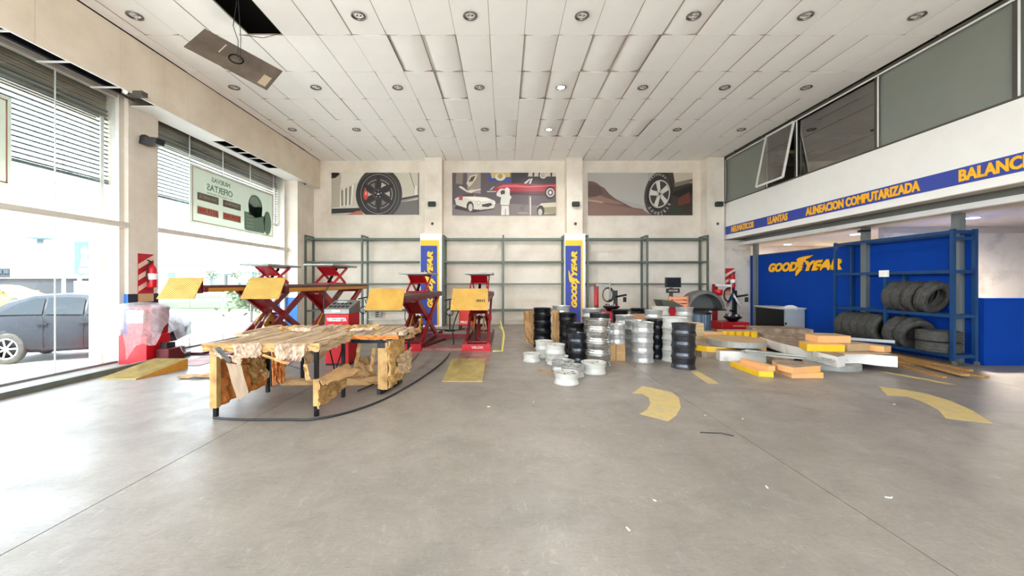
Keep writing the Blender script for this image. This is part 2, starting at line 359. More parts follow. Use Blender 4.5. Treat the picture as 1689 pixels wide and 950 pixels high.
# soffit with two stretches whose panels are gone
sf = struct('trim_2', B(-7.2, 13.1, 4.87, XB-.02, YW-.02, 4.885), M['white'])
B(-7.2, 11.74, 4.87, XB-.02, 13.095, 4.885).build('panel', M['white'], sf)
B(-7.2, 7.6, 4.87, XB-.02, 9.47, 4.885).build('panel', M['white'], sf)
B(-7.2, 9.475, 4.87, -6.97, 11.735, 4.885).build('panel', M['white'], sf)
B(-6.66, 9.475, 4.87, -6.63, 11.735, 4.9).build('edge_strip', M['white'], sf)
B(-6.66, -6, 4.87, -6.63, 7.6, 4.9).build('edge_strip', M['white'], sf)
for y in (-3, -1, 1, 2.4, 3.6, 4.6, 5.35, 6.1, 6.9, 9.95, 10.4, 10.85, 11.3): B(-7.2, y, 4.89, -6.66, y+.03, 4.91).build('cross_bar', M['alu'], sf)
B(-7.02, -6, 4.92, -6.98, 7.5, 4.95).build('runner', M['darkframe'], sf)
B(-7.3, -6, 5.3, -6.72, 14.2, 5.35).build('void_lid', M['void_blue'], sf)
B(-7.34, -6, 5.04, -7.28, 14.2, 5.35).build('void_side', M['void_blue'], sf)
# glazing
def window(n, y0, y1, joints, shut):
    wn = struct('window_%d' % n, B(XG-.07, y1-.1, 0, XG+.07, y1, 5.04), M['offwhite'])
    B(XG-.07, y0, 0, XG+.07, y0+.07, 5.04).build('frame', M['offwhite'], wn)
    B(XG-.05, y0+.07, 4.96, XG+.05, y1-.1, 5.04).build('frame', M['offwhite'], wn)
    B(XG-.05, y0+.07, -.02, XG+.05, y1-.1, .035).build('sill', M['steel'], wn)
    B(XG-.03, y0-.02, 2.54, XG+.16, y1+.02, 2.64).build('transom', M['offwhite'], wn, bevel=.01)
    js = [y0+.07]+joints+[y1-.1]
    for a, b in zip(js, js[1:]):
        for z0, z1 in ((.035, 2.54), (2.64, 4.96)):
            p = B(XG-.006, a+.006, z0, XG+.006, b-.006, z1).build('pane', M['glass'], wn)
    for j in joints: B(XG-.009, j-.006, .035, XG+.009, j+.006, 4.96).build('joint', M['alu'], wn)
    # open roller grille outside
    sh = thing('roller_grille', shut, 'roller shutter', (XG-.25, y0, 3.4))
    z = 3.42
    B(XG-.27, y0, 3.36, XG-.23, y1, 3.41).build('bottom_rail', M['slat'], sh)
    first = B(XG-.262, y0, z, XG-.238, y1, z+.028).build('slat', M['slat'], sh)
    for k in range(1, 17):
        o = first.copy(); COL.objects.link(o); o.parent = sh; o.location = (0, 0, k*.082)
    mb = MB()
    for k in range(9): mb.box(XG-.30, y0, 4.60+k*.05, XG-.27+.01*(k % 2), y1, 4.64+k*.05)
    mb.build('curtain_roll', M['shutbox'], sh)
    B(XG-.6, y0, 4.56, XG-.33, y1, 5.1).build('housing', M['shutbox'], sh)
    B(XG-.29, y1-.16, .0, XG-.21, y1-.10, 4.6).build('guide_rail', M['alu'], sh)
window(1, 1.25, 7.55, [2.05, 3.15, 4.25, 5.35, 6.45], 'grey slatted roller grille outside the nearer street window')
window(2, 8.2, 13.15, [9.21, 10.3, 11.41, 12.55], 'grey slatted roller grille outside the farther street window')
wn = struct('window_3', B(XG-.05, -5.2, 4.9, XG+.05, .6, 5.04), M['offwhite'])
for k in range(5): B(XG-.006, -5.2+1.16*k, 0, XG+.006, -5.2+1.16*(k+1)-.01, 4.9).build('pane', M['glass'], wn)
# ceiling
ce = struct('ceiling', B(-6.6, -6, 6.25, XM+.0, YW-.002, 6.3), M['void'])
tile_meshes = []
def tile_mesh(s):
    mb = MB(); n = 12 if s > .005 else 3; W, D = .602, 1.212; vs = []
    for z in (0, .012):
        for y in (0, D):
            for i in range(n+1):
                u = i/n; vs.append((u*W-W/2, y-D/2, z-s*math.sin(PI*u)))
    m = n+1; fs = []
    for i in range(n):
        fs += [(i, m+i, m+i+1, i+1), (2*m+i, 2*m+i+1, 3*m+i+1, 3*m+i), (i, i+1, 2*m+i+1, 2*m+i), (m+i, 3*m+i, 3*m+i+1, m+i+1)]
    fs += [(0, 2*m, 3*m, m), (n, m+n, 3*m+n, 2*m+n)]
    mb.add(vs, fs)
    o = mb.build('tile', M['tile']); me = o.data; bpy.data.objects.remove(o); return me
T_ME = [tile_mesh(s) for s in (.003, .008, .014, .030, .046)]
SAG = {(7, 3): 4, (8, 3): 4, (11, 3): 3, (13, 3): 4, (14, 3): 4, (8, 4): 4, (11, 4): 4, (12, 4): 3, (14, 4): 3, (12, 5): 3, (13, 5): 2, (12, 6): 4, (13, 6): 4, (10, 6): 3, (16, 6): 4, (9, 3): 2, (15, 2): 3}
far = MB()
for r in range(-8, 9):
    for c in range(-1, 23):
        x = -6.052+.61*c if c >= 0 else -6.483; y = 7.03+1.22*(r-3)+.61
        if y < -6 or y > 14.3: continue
        if c == 3 and abs(y-6.42) < .1 : continue
        sg = SAG.get((c, r), random.choice((0, 1, 1, 2, 2)))
        if y < 3.2:
            me = T_ME[sg]; far.add([(v.co.x+x, v.co.y+y, v.co.z+ZC) for v in me.vertices], [tuple(p.vertices) for p in me.polygons]); continue
        o = bpy.data.objects.new('tile', T_ME[sg]); COL.objects.link(o); o.parent = ce
        o.location = Vector((x, y, ZC+.004))-wloc(ce); o.scale.x = 1 if c >= 0 else .4; o.rotation_euler = (random.uniform(-.003, .003), random.uniform(-.004, .004), 0)
fo = far.build('tile_field', M['tile'], ce); fo['kind'] = 'stuff'
gr = MB()
for k in range(17): gr.box(-6.6, 7.03+1.22*(k-10)-.010, ZC+.012, XM, 7.03+1.22*(k-10)+.010, ZC+.03)
for c in range(24): gr.box(-6.357+.61*c-.009, -6, ZC+.014, -6.357+.61*c+.009, YW-.01, ZC+.03)
gr.build('tile_grid', mat('ceiling_grid', '978B7C', .7), ce)
# right : mezzanine front
wr = struct('wall_right', B(XM, -6, 3.01, XM+.12, YW, 4.26), M['white'])
B(XM-.012, -6, 3.16, XM-.001, 13.83, 3.44).build('blue_strip', M['blue'], wr)
B(XM, -6, 2.995, XM+.3, 13.5, 3.01).build('soffit', M['lowceil'], wr)
B(XM+.28, -6, 3.0, XM+.31, 13.5, 3.5).build('slot_side', M['darkframe'], wr)
B(XM+.3, -6, 3.45, XM+.62, 13.5, 3.5).build('slot_top', M['darkframe'], wr)
B(XM+.46, -6, 2.80, XM+.58, YW-.05, 2.90).build('lower_trim', M['white'], wr)
B(XM+.47, -6, 2.90, XM+.57, 13.5, 3.45).build('slot_back', mat('slot_grey', '6E6E68', .6), wr)
lc = struct('trim_3', B(XM+.58, -6, 2.80, 15, YW, 2.86), M['lowceil'])
B(XM+.13, -6, 4.2, 15, YW, 4.26).build('mezzanine_floor', M['mezz_in'], lc)
wf = struct('wall_right_alcove', B(8.9, 9.3, 0, 15, 9.45, 2.8), M['wall_dirty'])
B(8.9, 9.27, 2.66, 15, 9.3, 2.8).build('bulkhead', M['lowceil'], wf)
struct('wall_right_end', B(15, -6, 0, 15.15, YW, 6.4), M['wall_dirty'])
struct('wall_right_dado', B(8.66, 7.17, 0, 15, 7.3, 1.22), M['wblue'])
lw = struct('wall_right_return', B(7.68, 13.9, 0, 8.62, YW-.002, 2.99), M['wall_dirty'])
wp = struct('wall_right_partition', B(8.60, 7.3, 0, 8.68, 13.89, 2.41), M['wblue'])
B(8.59, 7.3, 2.41, 8.69, 13.89, 2.44).build('cap', M['darkframe'], wp)
for y in (7.42, 9.34, 13.45): B(8.5, y, 0, 8.62, y+.14, 2.8).build('post', mat('grey_post_paint', '6C7270', .5), wp)
# mezzanine windows
mw = struct('window_4', B(XM+.0, -6, 5.80, XM+.14, YW, 5.87), M['darkframe'])
B(XM+.0, -6, 4.26, XM+.14, YW, 4.30).build('sill', M['darkframe'], mw)
B(XM-.012, -6, 5.765, XM+.0, YW-.5, 5.80).build('top_bead', M['alu'], mw)
ym = [13.9, 11.72, 10.53, 8.25, 6.0, 3.7, 1.4, -.9, -3.2, -6]
for i, y in enumerate(ym): B(XM+.0, y-.03, 4.3, XM+.12, y+.04, 5.8).build('mullion', M['darkframe'], mw); B(XM-.012, y-.062, 4.3, XM, y-.035, 5.78).build('bead', M['alu'], mw)
for i, (a, b) in enumerate(zip(ym, ym[1:])):
    if i == 1: continue
    B(XM+.04, b+.04, 4.3, XM+.05, a-.03, 5.8).build('pane', M['dglass'] if i == 2 else M['frost'], mw)
# open top-hung sash
import mathutils
sh = MB(); a = math.atan2(.30, 1.5); yA, yB = 10.57, 11.68; hz = 5.78
def sp(y, t, d=0): return (XM-.02-math.sin(a)*t-math.cos(a)*d, y, hz-math.cos(a)*t+math.sin(a)*d)
L_ = 1.50
for (y0, t0, y1, t1) in ((yA, 0, yA, L_), (yB, 0, yB, L_), (yA, 0, yB, 0), (yA, L_, yB, L_)):
    sh.beam(sp(y0, t0), sp(y1, t1), .05, .04, up=(1, 0, 0))
so = sh.build('sash', M['alu'], mw, label='white sash hanging open into the hall')
gm = MB(); gm.add([sp(yA, 0), sp(yB, 0), sp(yB, L_), sp(yA, L_)], [(0, 1, 2, 3)]); gm.build('pane', M['dglass'], so)
# mezzanine room behind the clear pane
struct('wall_mezzanine', B(10.6, -6, 4.26, 10.7, YW, 6.3), M['mezz_in'])
mz = struct('trim_4', B(7.9, -6, 6.2, 15, YW, 6.25), M['mezz_in'])
cr = mat('cream_beam', 'C9BFA0', .7)
for y in (9.0, 10.2, 11.4, 12.6): B(7.9, y, 5.2, 10.6, y+.08, 5.3).build('roof_beam', cr, mz)
B(10.4, 9.2, 4.26, 10.6, 12.4, 5.6).build('cream_panel', cr, mz)
# strip lettering
for s, ya, yb, lab in (('NEUMATICOS', 13.48, 12.27, 'small yellow capitals near the back end of the blue strip'), ('LLANTAS', 11.62, 10.80, 'short yellow word second from the back on the blue strip'),
                  ('ALINEACION COMPUTARIZADA', 10.15, 7.36, 'long yellow two-word lettering in the middle of the blue strip'), ('BALANCEO', 6.73, 5.62, 'large yellow word cut off by the right picture edge')):
    mb = MB(); text(mb, s, (XM-.012, ya, 3.20), (0, -1, 0), (0, 0, 1), ya-yb, .205, .012, bold=.04); tag(mb.build('strip_lettering', M['sgold']), lab, 'lettering')
# lettering on blue partition
mb = MB(); brand(mb, (8.60, 12.90, 1.83), (0, -1, 0), (0, 0, 1), 2.80, .29, .02, 0, 1)
tag(mb.build('wall_lettering', [M['sgold'], M['outline']]), 'yellow winged wordmark on the blue partition behind the tyre rack', 'lettering')
# walls behind the camera: two end piers and a lintel, unseen gap between them sized to let daylight in
wf2 = struct('wall_front', B(-7.9, -6.3, 0, -5.5, -6, 6.4), M['wall'])
B(-5.5, -6.3, 5.0, 15, -6, 6.4).build('lintel', M['wall'], wf2); B(6.5, -6.3, 0, 15, -6, 5.0).build('pier', M['wall'], wf2)
struct('trim_5', B(-8, -6.4, 6.42, 15.2, 14.7, 6.5), M['void'])
struct('wall_left_sky_stop', B(-7.9, -6, 5.12, -7.62, 14.28, 6.42), M['beampanel'])  # added unseen strip that keeps sky light out of the ceiling void
# ================================================================ CEILING LAMPS
ordn = ['first', 'second', 'third', 'fourth', 'fifth', 'sixth', 'seventh', 'eighth', 'ninth', 'tenth']
def downlight(x, y, z, lit, lab, grp):
    t = thing('downlight', lab, 'ceiling lamp', (x, y, z), grp)
    mb = MB(); mb.lathe([(.115, .004), (.118, -.008), (.095, -.012), (.088, -.004), (.082, .04)], 24, (x, y, z)); mb.build('trim_ring', M['lamp_off'], t)
    mb = MB(); mb.lathe([(.084, .0), (.075, .05), (.0, .055)], 20, (x, y, z)); mb.build('reflector', M['blacksteel'], t)
    mb = MB()
    if lit: mb.lathe([(.0, -.012), (.05, -.006), (.078, .004), (.0, .02)], 20, (x, y, z)); mb.build('bulb', M['lamp_on'], t)
    else:
        mb.lathe([(.0, .0), (.024, .006), (.03, .022), (.02, .04)], 12, (x-.028, y, z)); mb.lathe([(.0, .0), (.024, .006), (.03, .022), (.02, .04)], 12, (x+.03, y+.005, z)); mb.build('bulb', M['chrome'], t)
    if lit:
        ld = bpy.data.lights.new('downlight_glow', 'SPOT'); ld.energy = 90; ld.spot_size = 2.9; ld.spot_blend = .6; ld.shadow_soft_size = .07; ld.color = (1, .97, .92)
        lo = bpy.data.objects.new('lamp_glow', ld); COL.objects.link(lo); lo.parent = t; lo.location = (0, 0, -.03)
for r, y in enumerate((6.5, 8.89, 11.33)):
    xs = [-.562+1.83*k for k in range(-3, 5)]
    n = 0
    for k, x in enumerate(xs):
        if r == 0 and k == 1: continue
        lit = (r > 0 and k == 4); n += 1
        rn = ('nearest', 'middle', 'farthest')[r]
        lab = ('glowing ceiling lamp in the %s row of downlights' % rn) if lit else ('unlit recessed downlight, %s from the left in the %s ceiling row' % (ordn[n-1], rn))
        downlight(x, y, ZC-.006, lit, lab, 'downlights in the hall ceiling')
for i, (x, y) in enumerate(((9.3, 7.9), (9.37, 10.6), (9.55, 13.4), (11.6, 13.7))):
    t = thing('low_ceiling_lamp', 'lit round lamp under the mezzanine, ' + ('beside the near grey post', 'beside the middle grey post', 'above the far end of the blue partition', 'behind the left end of the tyre rack')[i], 'ceiling lamp', (x, y, 2.8), 'lit lamps under the mezzanine')
    mb = MB(); mb.lathe([(.0, -.02), (.09, -.018), (.11, .0)], 20, (x, y, 2.8)); mb.build('diffuser', M['lamp_soft'], t)
    mb = MB(); mb.lathe([(.11, -.022), (.13, -.015), (.13, 0)], 20, (x, y, 2.8)); mb.build('rim', M['white'], t)
    ld = bpy.data.lights.new('glow', 'SPOT'); ld.energy = (500, 380, 100, 160)[i]; ld.color = (1, .9, .76); ld.spot_size = 3.0; ld.spot_blend = 1; ld.shadow_soft_size = .1; lo = bpy.data.objects.new('lamp_glow', ld); COL.objects.link(lo); lo.parent = t; lo.location = (0, 0, -.12)
# fallen tile hanging by wires
c0 = Vector((-4.48, 6.63, 5.22)); ax = Vector((.85, .37, -.38)).normalized(); bx = Vector((-.12, -.56, -.82)); bx = (bx-ax*bx.dot(ax)).normalized(); nx = ax.cross(bx)
Mx = Matrix((ax, bx, nx)).transposed()
t = thing('fallen_ceiling_tile', 'brown-grey ceiling tile dangling by wires below the black hole', 'ceiling tile', tuple(c0))
mb = MB(); mb.cbox(c0, (.61, .303, .007), Mx); mb.build('board', mat('tile_back', '6A5C50', .8, 0, 0, 2.5, col2='54493F', thr=(.35, .6)), t)
mb = MB(); mb.cbox(c0+ax*.5+bx*.13-nx*0, (.06, .13, .009), Mx); mb.build('broken_corner', mat('torn_board', 'B09C84', .8), t)
s_ = -1 if nx.dot(Vector((0, 0, 0))-c0+Vector((0, 0, 1.5))) < 0 else 1
mb = MB(); mb.tube([c0+nx*s_*.014+(ax*math.cos(q)+bx*math.sin(q))*.1 for q in [k*2*PI/20 for k in range(20)]], .012, 8, closed=True); mb.build('lamp_ring', M['blacksteel'], t)
mb = MB()
for k in range(6): mb.cbox(c0-ax*.24+bx*(.02-.25*(k/6))+ax*(-.0)+nx*s_*.009, (.008, .014, .002), Mx)
mb.build('scratch_marks', M['offwhite'], t)
top = Vector((-4.35, 6.45, ZC+.2))
mb = MB(); mb.tube([c0+bx*-.05, c0+Vector((.05, -.02, .3)), c0+Vector((.02, -.1, .5)), top], .006, 6); mb.tube([c0+ax*.06, c0+Vector((.08, .0, .35)), top+Vector((.12, -.15, 0))], .005, 6); mb.tube([c0+Vector((.05, .0, .42)), c0+Vector((.3, .25, .52)), (-3.95, 7.0, ZC+.02)], .005, 6)
mb.build('wire', M['hose'], t)
# ================================================================ WALL FITTINGS
for i, (px, Y) in enumerate(((713, 13.83), (949, 13.83), (1184, 13.83))):
    x, y, z = at(px, 337.5, Y); lab = 'small dark speaker box on the ' + ('left', 'middle', 'right')[i] + ' back pillar'
    t = thing('wall_speaker', lab, 'speaker', (x, y, z), 'small dark boxes on the back pillars')
    B(x-.13, y-.16, z-.085, x+.13, y-.03, z+.085).build('case', mat('dark_green_case', '16241C', .4), t, bevel=.03); B(x-.04, y-.03, z-.04, x+.04, y, z+.04).build('bracket', M['black'], t)
    x, y, z = at(px, 369, Y); t = thing('wall_socket', 'tiny round wall fitting below the speaker box on the ' + ('left', 'middle', 'right')[i] + ' back pillar', 'wall fitting', (x, y, z), 'round fittings on the back pillars')
    mb = MB(); mb.lathe([(0, -.03), (.035, -.025), (.05, 0)], 12, (x, y, z), 'y'); mb.build('cap', M['darkframe'], t)
t = thing('floodlight', 'black floodlight on the pillar between the street windows', 'floodlight', (-7.1, 7.6, 5.0-.75))
x, y, z = at(250, 235, 7.8); 
mb = MB(); mb.prism([(-.16, 0), (.16, 0), (.19, .11), (-.14, .15)], -.10, .10, P=lambda a_, b_, c_: (x+a_, y+c_, z-.05+b_)); mb.build('head', M['black'], t); B(x-.19, y-.02, z+.06, x-.11, y+.06, z+.15).build('bracket', M['black'], t)
for i, (px, py, X, lab) in enumerate(((208, 152, -6.75, 'white camera cylinder in the open soffit above the pillar'), (261, 183, XP, 'small black camera high on the pillar between the windows'), (501, 302, -6.9, 'small black camera on the far corner pier under the beam'))):
    Y = X*655/(px-832); x, y, z = at(px, py, Y); t = thing('security_camera', lab, 'camera', (x, y, z))
    mb = MB(); mb.cyl((x, y, z), (x+.1, y-.12, z-.05), .035, 12); mb.build('body', M['white'] if i == 0 else M['black'], t); B(x-.03, y, z-.02, x+.02, y+.04, z+.06).build('mount', M['steel'], t)
    if i == 0: B(x+.05, y-.02, z-.06, x+.3, y+.1, z+.02).build('junction_box', M['darkframe'], t)
def extinguisher(x, y, z0, side, lab1, lab2):
    # striped board on wall and extinguisher hung on it
    t = thing('extinguisher_sign', lab1, 'sign', (x, y, z0))
    R = Vector((0, 1, 0)) if side == 'x' else Vector((1, 0, 0)); U = Vector((0, 0, 1)); Nn = Vector((1, 0, 0)) if side == 'x' else Vector((0, -1, 0))
    O = Vector((x, y, z0)); P = lambda a_, b_, c_: O+R*a_+U*b_+Nn*c_
    W, H = .34, .95
    mb = MB(); mb.prism([(0, 0), (W, 0), (W, H), (0, H)], 0.003, .012, P=P); mb.build('board', mat('sign_red', 'B3202A', .5), t)
    mb = MB()
    for k in range(4):
        b0 = .22+k*.22
        poly = [(0, b0-.02), (0, b0+.08), (W, min(b0+.28, H)), (W, min(b0+.18, H-.001))]
        if b0+.18 < H: mb.prism(poly, .012, .014, P=P)
    mb.build('stripes', mat('sign_cream', 'E8C8B4', .5), t)
    mb = MB(); mb.prism([(.0, 0), (W, 0), (W, .16), (0, .16)], .012, .015, P=P); mb.build('caption_plate', mat('sign_tan', 'C9A87C', .5), t)
    e = thing('fire_extinguisher', lab2, 'fire extinguisher', tuple(P(W*.6, .3, .1)))
    c = P(W*.6, .28, .1)
    mb = MB(); mb.lathe([(0, 0), (.075, .0), (.08, .02), (.08, .36), (.06, .42), (.03, .45), (.03, .48), (0, .48)], 20, c); mb.build('tank', M['redb'], e)
    mb = MB(); mb.lathe([(.0815, .16), (.0815, .28)], 20, c); mb.build('paper_label', M['white'], e)
    mb = MB(); mb.beam(c+Vector((0, 0, .5)), c+Vector((.02, -.12, .54)), .03, .02); mb.beam(c+Vector((0, 0, .5)), c+Vector((.02, -.1, .49)), .03, .015); mb.build('handle', M['black'], e)
    mb = MB(); mb.tube([c+Vector((0, 0, .48)), c+R*-.1+Vector((0, 0, .44)), c+R*-.12+Vector((0, 0, .25)), c+R*-.09+Vector((0, 0, .1))], .012, 8); mb.build('hose', M['black'], e)
    mb = MB(); mb.prism([(W*.55, .6), (W*.65, .6), (W*.65, .66), (W*.55, .66)], .012, .1, P=P); mb.build('bracket', M['steel'], e)
extinguisher(XP, 7.74, 1.12, 'x', 'red and cream striped extinguisher board on the pillar between windows', 'red fire extinguisher hung on the pillar between the street windows')
x, y, z = at(1196, 497, 13.9); extinguisher(x, 13.9, 1.05, 'y', 'red striped extinguisher board on the back wall by the blue partition', 'red fire extinguisher on the back wall above the right tyre changer')
# fluorescent holder below trim end
x, y, z = at(1217, 411, 13.9); tag(B(x-.19, 13.8, z-.03, x+.19, 13.9, z+.03).build('wall_lamp_batten', M['offwhite']), 'short pale batten lamp on the wall under the trim end', 'wall lamp')
# camera on post
x, y, z = at(1420, 380, 9.3); t = thing('post_camera', 'dark camera jutting from the middle grey post', 'camera', (x, y, z)); mb = MB(); mb.beam((x-.05, y, z-.02), (x+.22, y+.02, z), .06, .05); mb.build('body', M['black'], t)
# ================================================================ POSTERS
def flat(c): return mat('print_'+c, c, .35)
PC = {}
def poster(px0, py0, px1, py1, shapes, lab, name='wall_poster'):
    x0, _, z1 = at(px0, py0, 14.25); x1, _, z0 = at(px1, py1, 14.25); W, H = x1-x0, z1-z0
    t = thing(name, lab, 'poster', ((x0+x1)/2, 14.25, z0))
    B(x0, 14.24, z0, x1, 14.275, z1).build('panel', M['black'], t)
    mb = MB(); mats = []; d = 0
    asp = W/H
    def clip(poly):
        for ax_, lim, sg in ((0, 0, 1), (0, asp, -1), (1, 0, 1), (1, 1, -1)):
            out = []
            for i in range(len(poly)):
                p, q = poly[i-1], poly[i]; ip = sg*(p[ax_]-lim) >= 0; iq = sg*(q[ax_]-lim) >= 0
                if ip != iq:
                    u = (lim-p[ax_])/(q[ax_]-p[ax_]); out.append((p[0]+(q[0]-p[0])*u, p[1]+(q[1]-p[1])*u))
                if iq: out.append(q)
            poly = out
            if len(poly) < 3: return None
        return poly
    for col, poly in shapes:
        poly = clip(poly)
        if not poly: continue
        if col not in PC: PC[col] = flat(col)
        if PC[col] not in mats: mats.append(PC[col])
        d += .0004
        ar = sum(poly[i-1][0]*poly[i][1]-poly[i][0]*poly[i-1][1] for i in range(len(poly)))
        if ar < 0: poly = poly[::-1]
        mb.add([(x0+x/asp*W, 14.24-d, z0+y*H) for x, y in poly], [tuple(range(len(poly)))], mats.index(PC[col]), False)
    mb.build('print', mats, t)
    return t, (x0, z0, W, H, asp, d)
def el(cx, cy, rx, ry, n=36, a0=0, a1=2*PI, rot=0):
    return [(cx+rx*math.cos(a0+(a1-a0)*k/n)*math.cos(rot)-ry*math.sin(a0+(a1-a0)*k/n)*math.sin(rot), cy+rx*math.cos(a0+(a1-a0)*k/n)*math.sin(rot)+ry*math.sin(a0+(a1-a0)*k/n)*math.cos(rot)) for k in range(n+(0 if a1-a0 > 6.2 else 1))]
def spoke(cx, cy, rx, ry, ang, w0, w1, r0=.12, r1=.98):
    c, s = math.cos(ang), math.sin(ang)
    return [(cx+rx*(r*c-o*s), cy+ry*(r*s+o*c)) for r, o in ((r0, -w0), (r1, -w1), (r1, w1), (r0, w0))]
# 1: dark wheel in a white wing   (x 0..2.07, y 0..1)
S = [('C9C1B0', [(0, 0), (2.07, 0), (2.07, 1), (0, 1)]), ('B4AB99', [(0, .1), (.35, .15), (.2, 1), (0, 1)]), ('DAD3C3', [(.2, .62), (.7, .8), (.9, 1), (.25, 1)]), ('24221F', [(0, .86), (.1, .88), (.2, .97), (.16, 1), (0, 1)]),
     ('6E6A66', [(1.55, .28), (2.07, .36), (2.07, 0), (1.0, 0)]), ('8A847A', [(1.6, .28), (2.07, .40), (2.07, .45), (1.62, .36)]), ('36332E', [(1.62, .34), (2.07, .43), (2.07, .47), (1.64, .39)]),
     ('2B2A28', [(0, .02), (.7, .06), (.7, .16), (0, .14)]), ('B86A58', [(.35, .0), (.75, .0), (.75, .1), (.6, .08)]), ('DCD5C6', [(0, .14), (.6, .17), (.6, .19), (0, .16)]),
     ('DCD5C6', [(.50, .88), (.70, .885), (.71, .92), (.50, .915)]), ('EDE8DC', [(.2, .18), (.21, .6), (.53, .72), (.48, .22)])]
for k in range(3): S.append(('8E8676', [(.23+k*.09, .20+k*.01), (.225+k*.095, .58+k*.04), (.285+k*.10, .61+k*.045), (.29+k*.085, .21+k*.01)]))
S += [('3A3836', el(1.14, .5, .55, .62)), ('55524E', el(1.10, .47, .52, .57)), ('2E2C2B', el(1.09, .47, .50, .545)), ('8F8A84', el(1.12, .49, .425, .475)), ('1E1B1C', el(1.12, .49, .41, .46)), ('3C3438', el(1.12, .49, .385, .435)), ('A8A49C', el(1.12, .49, .34, .35)), ('37322F', el(1.12, .49, .325, .335))]
for k in range(6):
    a_ = PI/2+.0+k*PI/3; S.append(('BDB6A6' if k in (1, 4, 5) else '7A746C', [(1.12+.28*math.cos(a_+.30), .49+.29*math.sin(a_+.30)), (1.12+.28*math.cos(a_+.75), .49+.29*math.sin(a_+.75)), (1.12+.15*math.cos(a_+.62), .49+.16*math.sin(a_+.62))]))
for k in range(6): S.append(('2C2528', spoke(1.12, .49, .40, .45, PI/2+k*PI/3, .14, .10)))
S += [('D6453E', el(.82, .47, .055, .115)), ('EE9A90', el(.825, .5, .02, .05)), ('4A4446', el(1.1, .49, .12, .13)), ('231E20', el(1.12, .49, .10, .11)), ('CFCAC0', el(1.12, .49, .03, .02))]
for k in range(5): S.append(('C8C2BC', el(1.12+.07*math.cos(k*1.256+.3), .49+.08*math.sin(k*1.256+.3), .012, .014, 8)))
S += [('6A655C', [(1.86, 1), (1.88, 1), (2.0, .62), (1.985, .62)]), ('E6E0D0', [(2.0, .47), (2.04, .47), (2.04, .68), (2.0, .7)])]
poster(547, 285, 690.5, 354, S, 'poster of a black wheel with red caliper in a pale wing')
# 2: generic old garage with white coupe, mechanic and raised red roadster (0..2.46)
S = [('5C5054', [(0, 0), (2.46, 0), (2.46, 1), (0, 1)]), ('7C6E6A', [(0, 0), (2.46, 0), (2.46, .2), (1.2, .28), (0, .25)]), ('9A8A80', [(.35, .55), (.67, .5), (.67, 1), (.35, 1)]), ('8A7C6E', [(.08, .75), (.24, .72), (.26, 1), (.1, 1)]), ('3C3436', [(1.4, .75), (2.46, .72), (2.46, 1), (1.4, 1)]),
     ('CFC6A8', [(.33, .75), (.42, .93), (.6, .97), (.56, .85), (.46, .72), (.4, .66)]), ('4A443E', [(.38, .78), (.45, .9), (.55, .93), (.48, .8)]), ('3A4A92', [(.86, .8), (1.37, .77), (1.37, 1), (.86, 1)]), ('C8B068', [(.93, .87), (1.37, .9), (1.37, 1), (.9, 1)]), ('E0D8C0', el(1.13, .9, .12, .09)), ('B09050', el(1.13, .92, .06, .06))]
for k in range(5): S.append(('C9C2B4', [(1.78+k*.14, .91), (1.89+k*.14, .91), (1.89+k*.14, 1), (1.80+k*.14, 1)]))
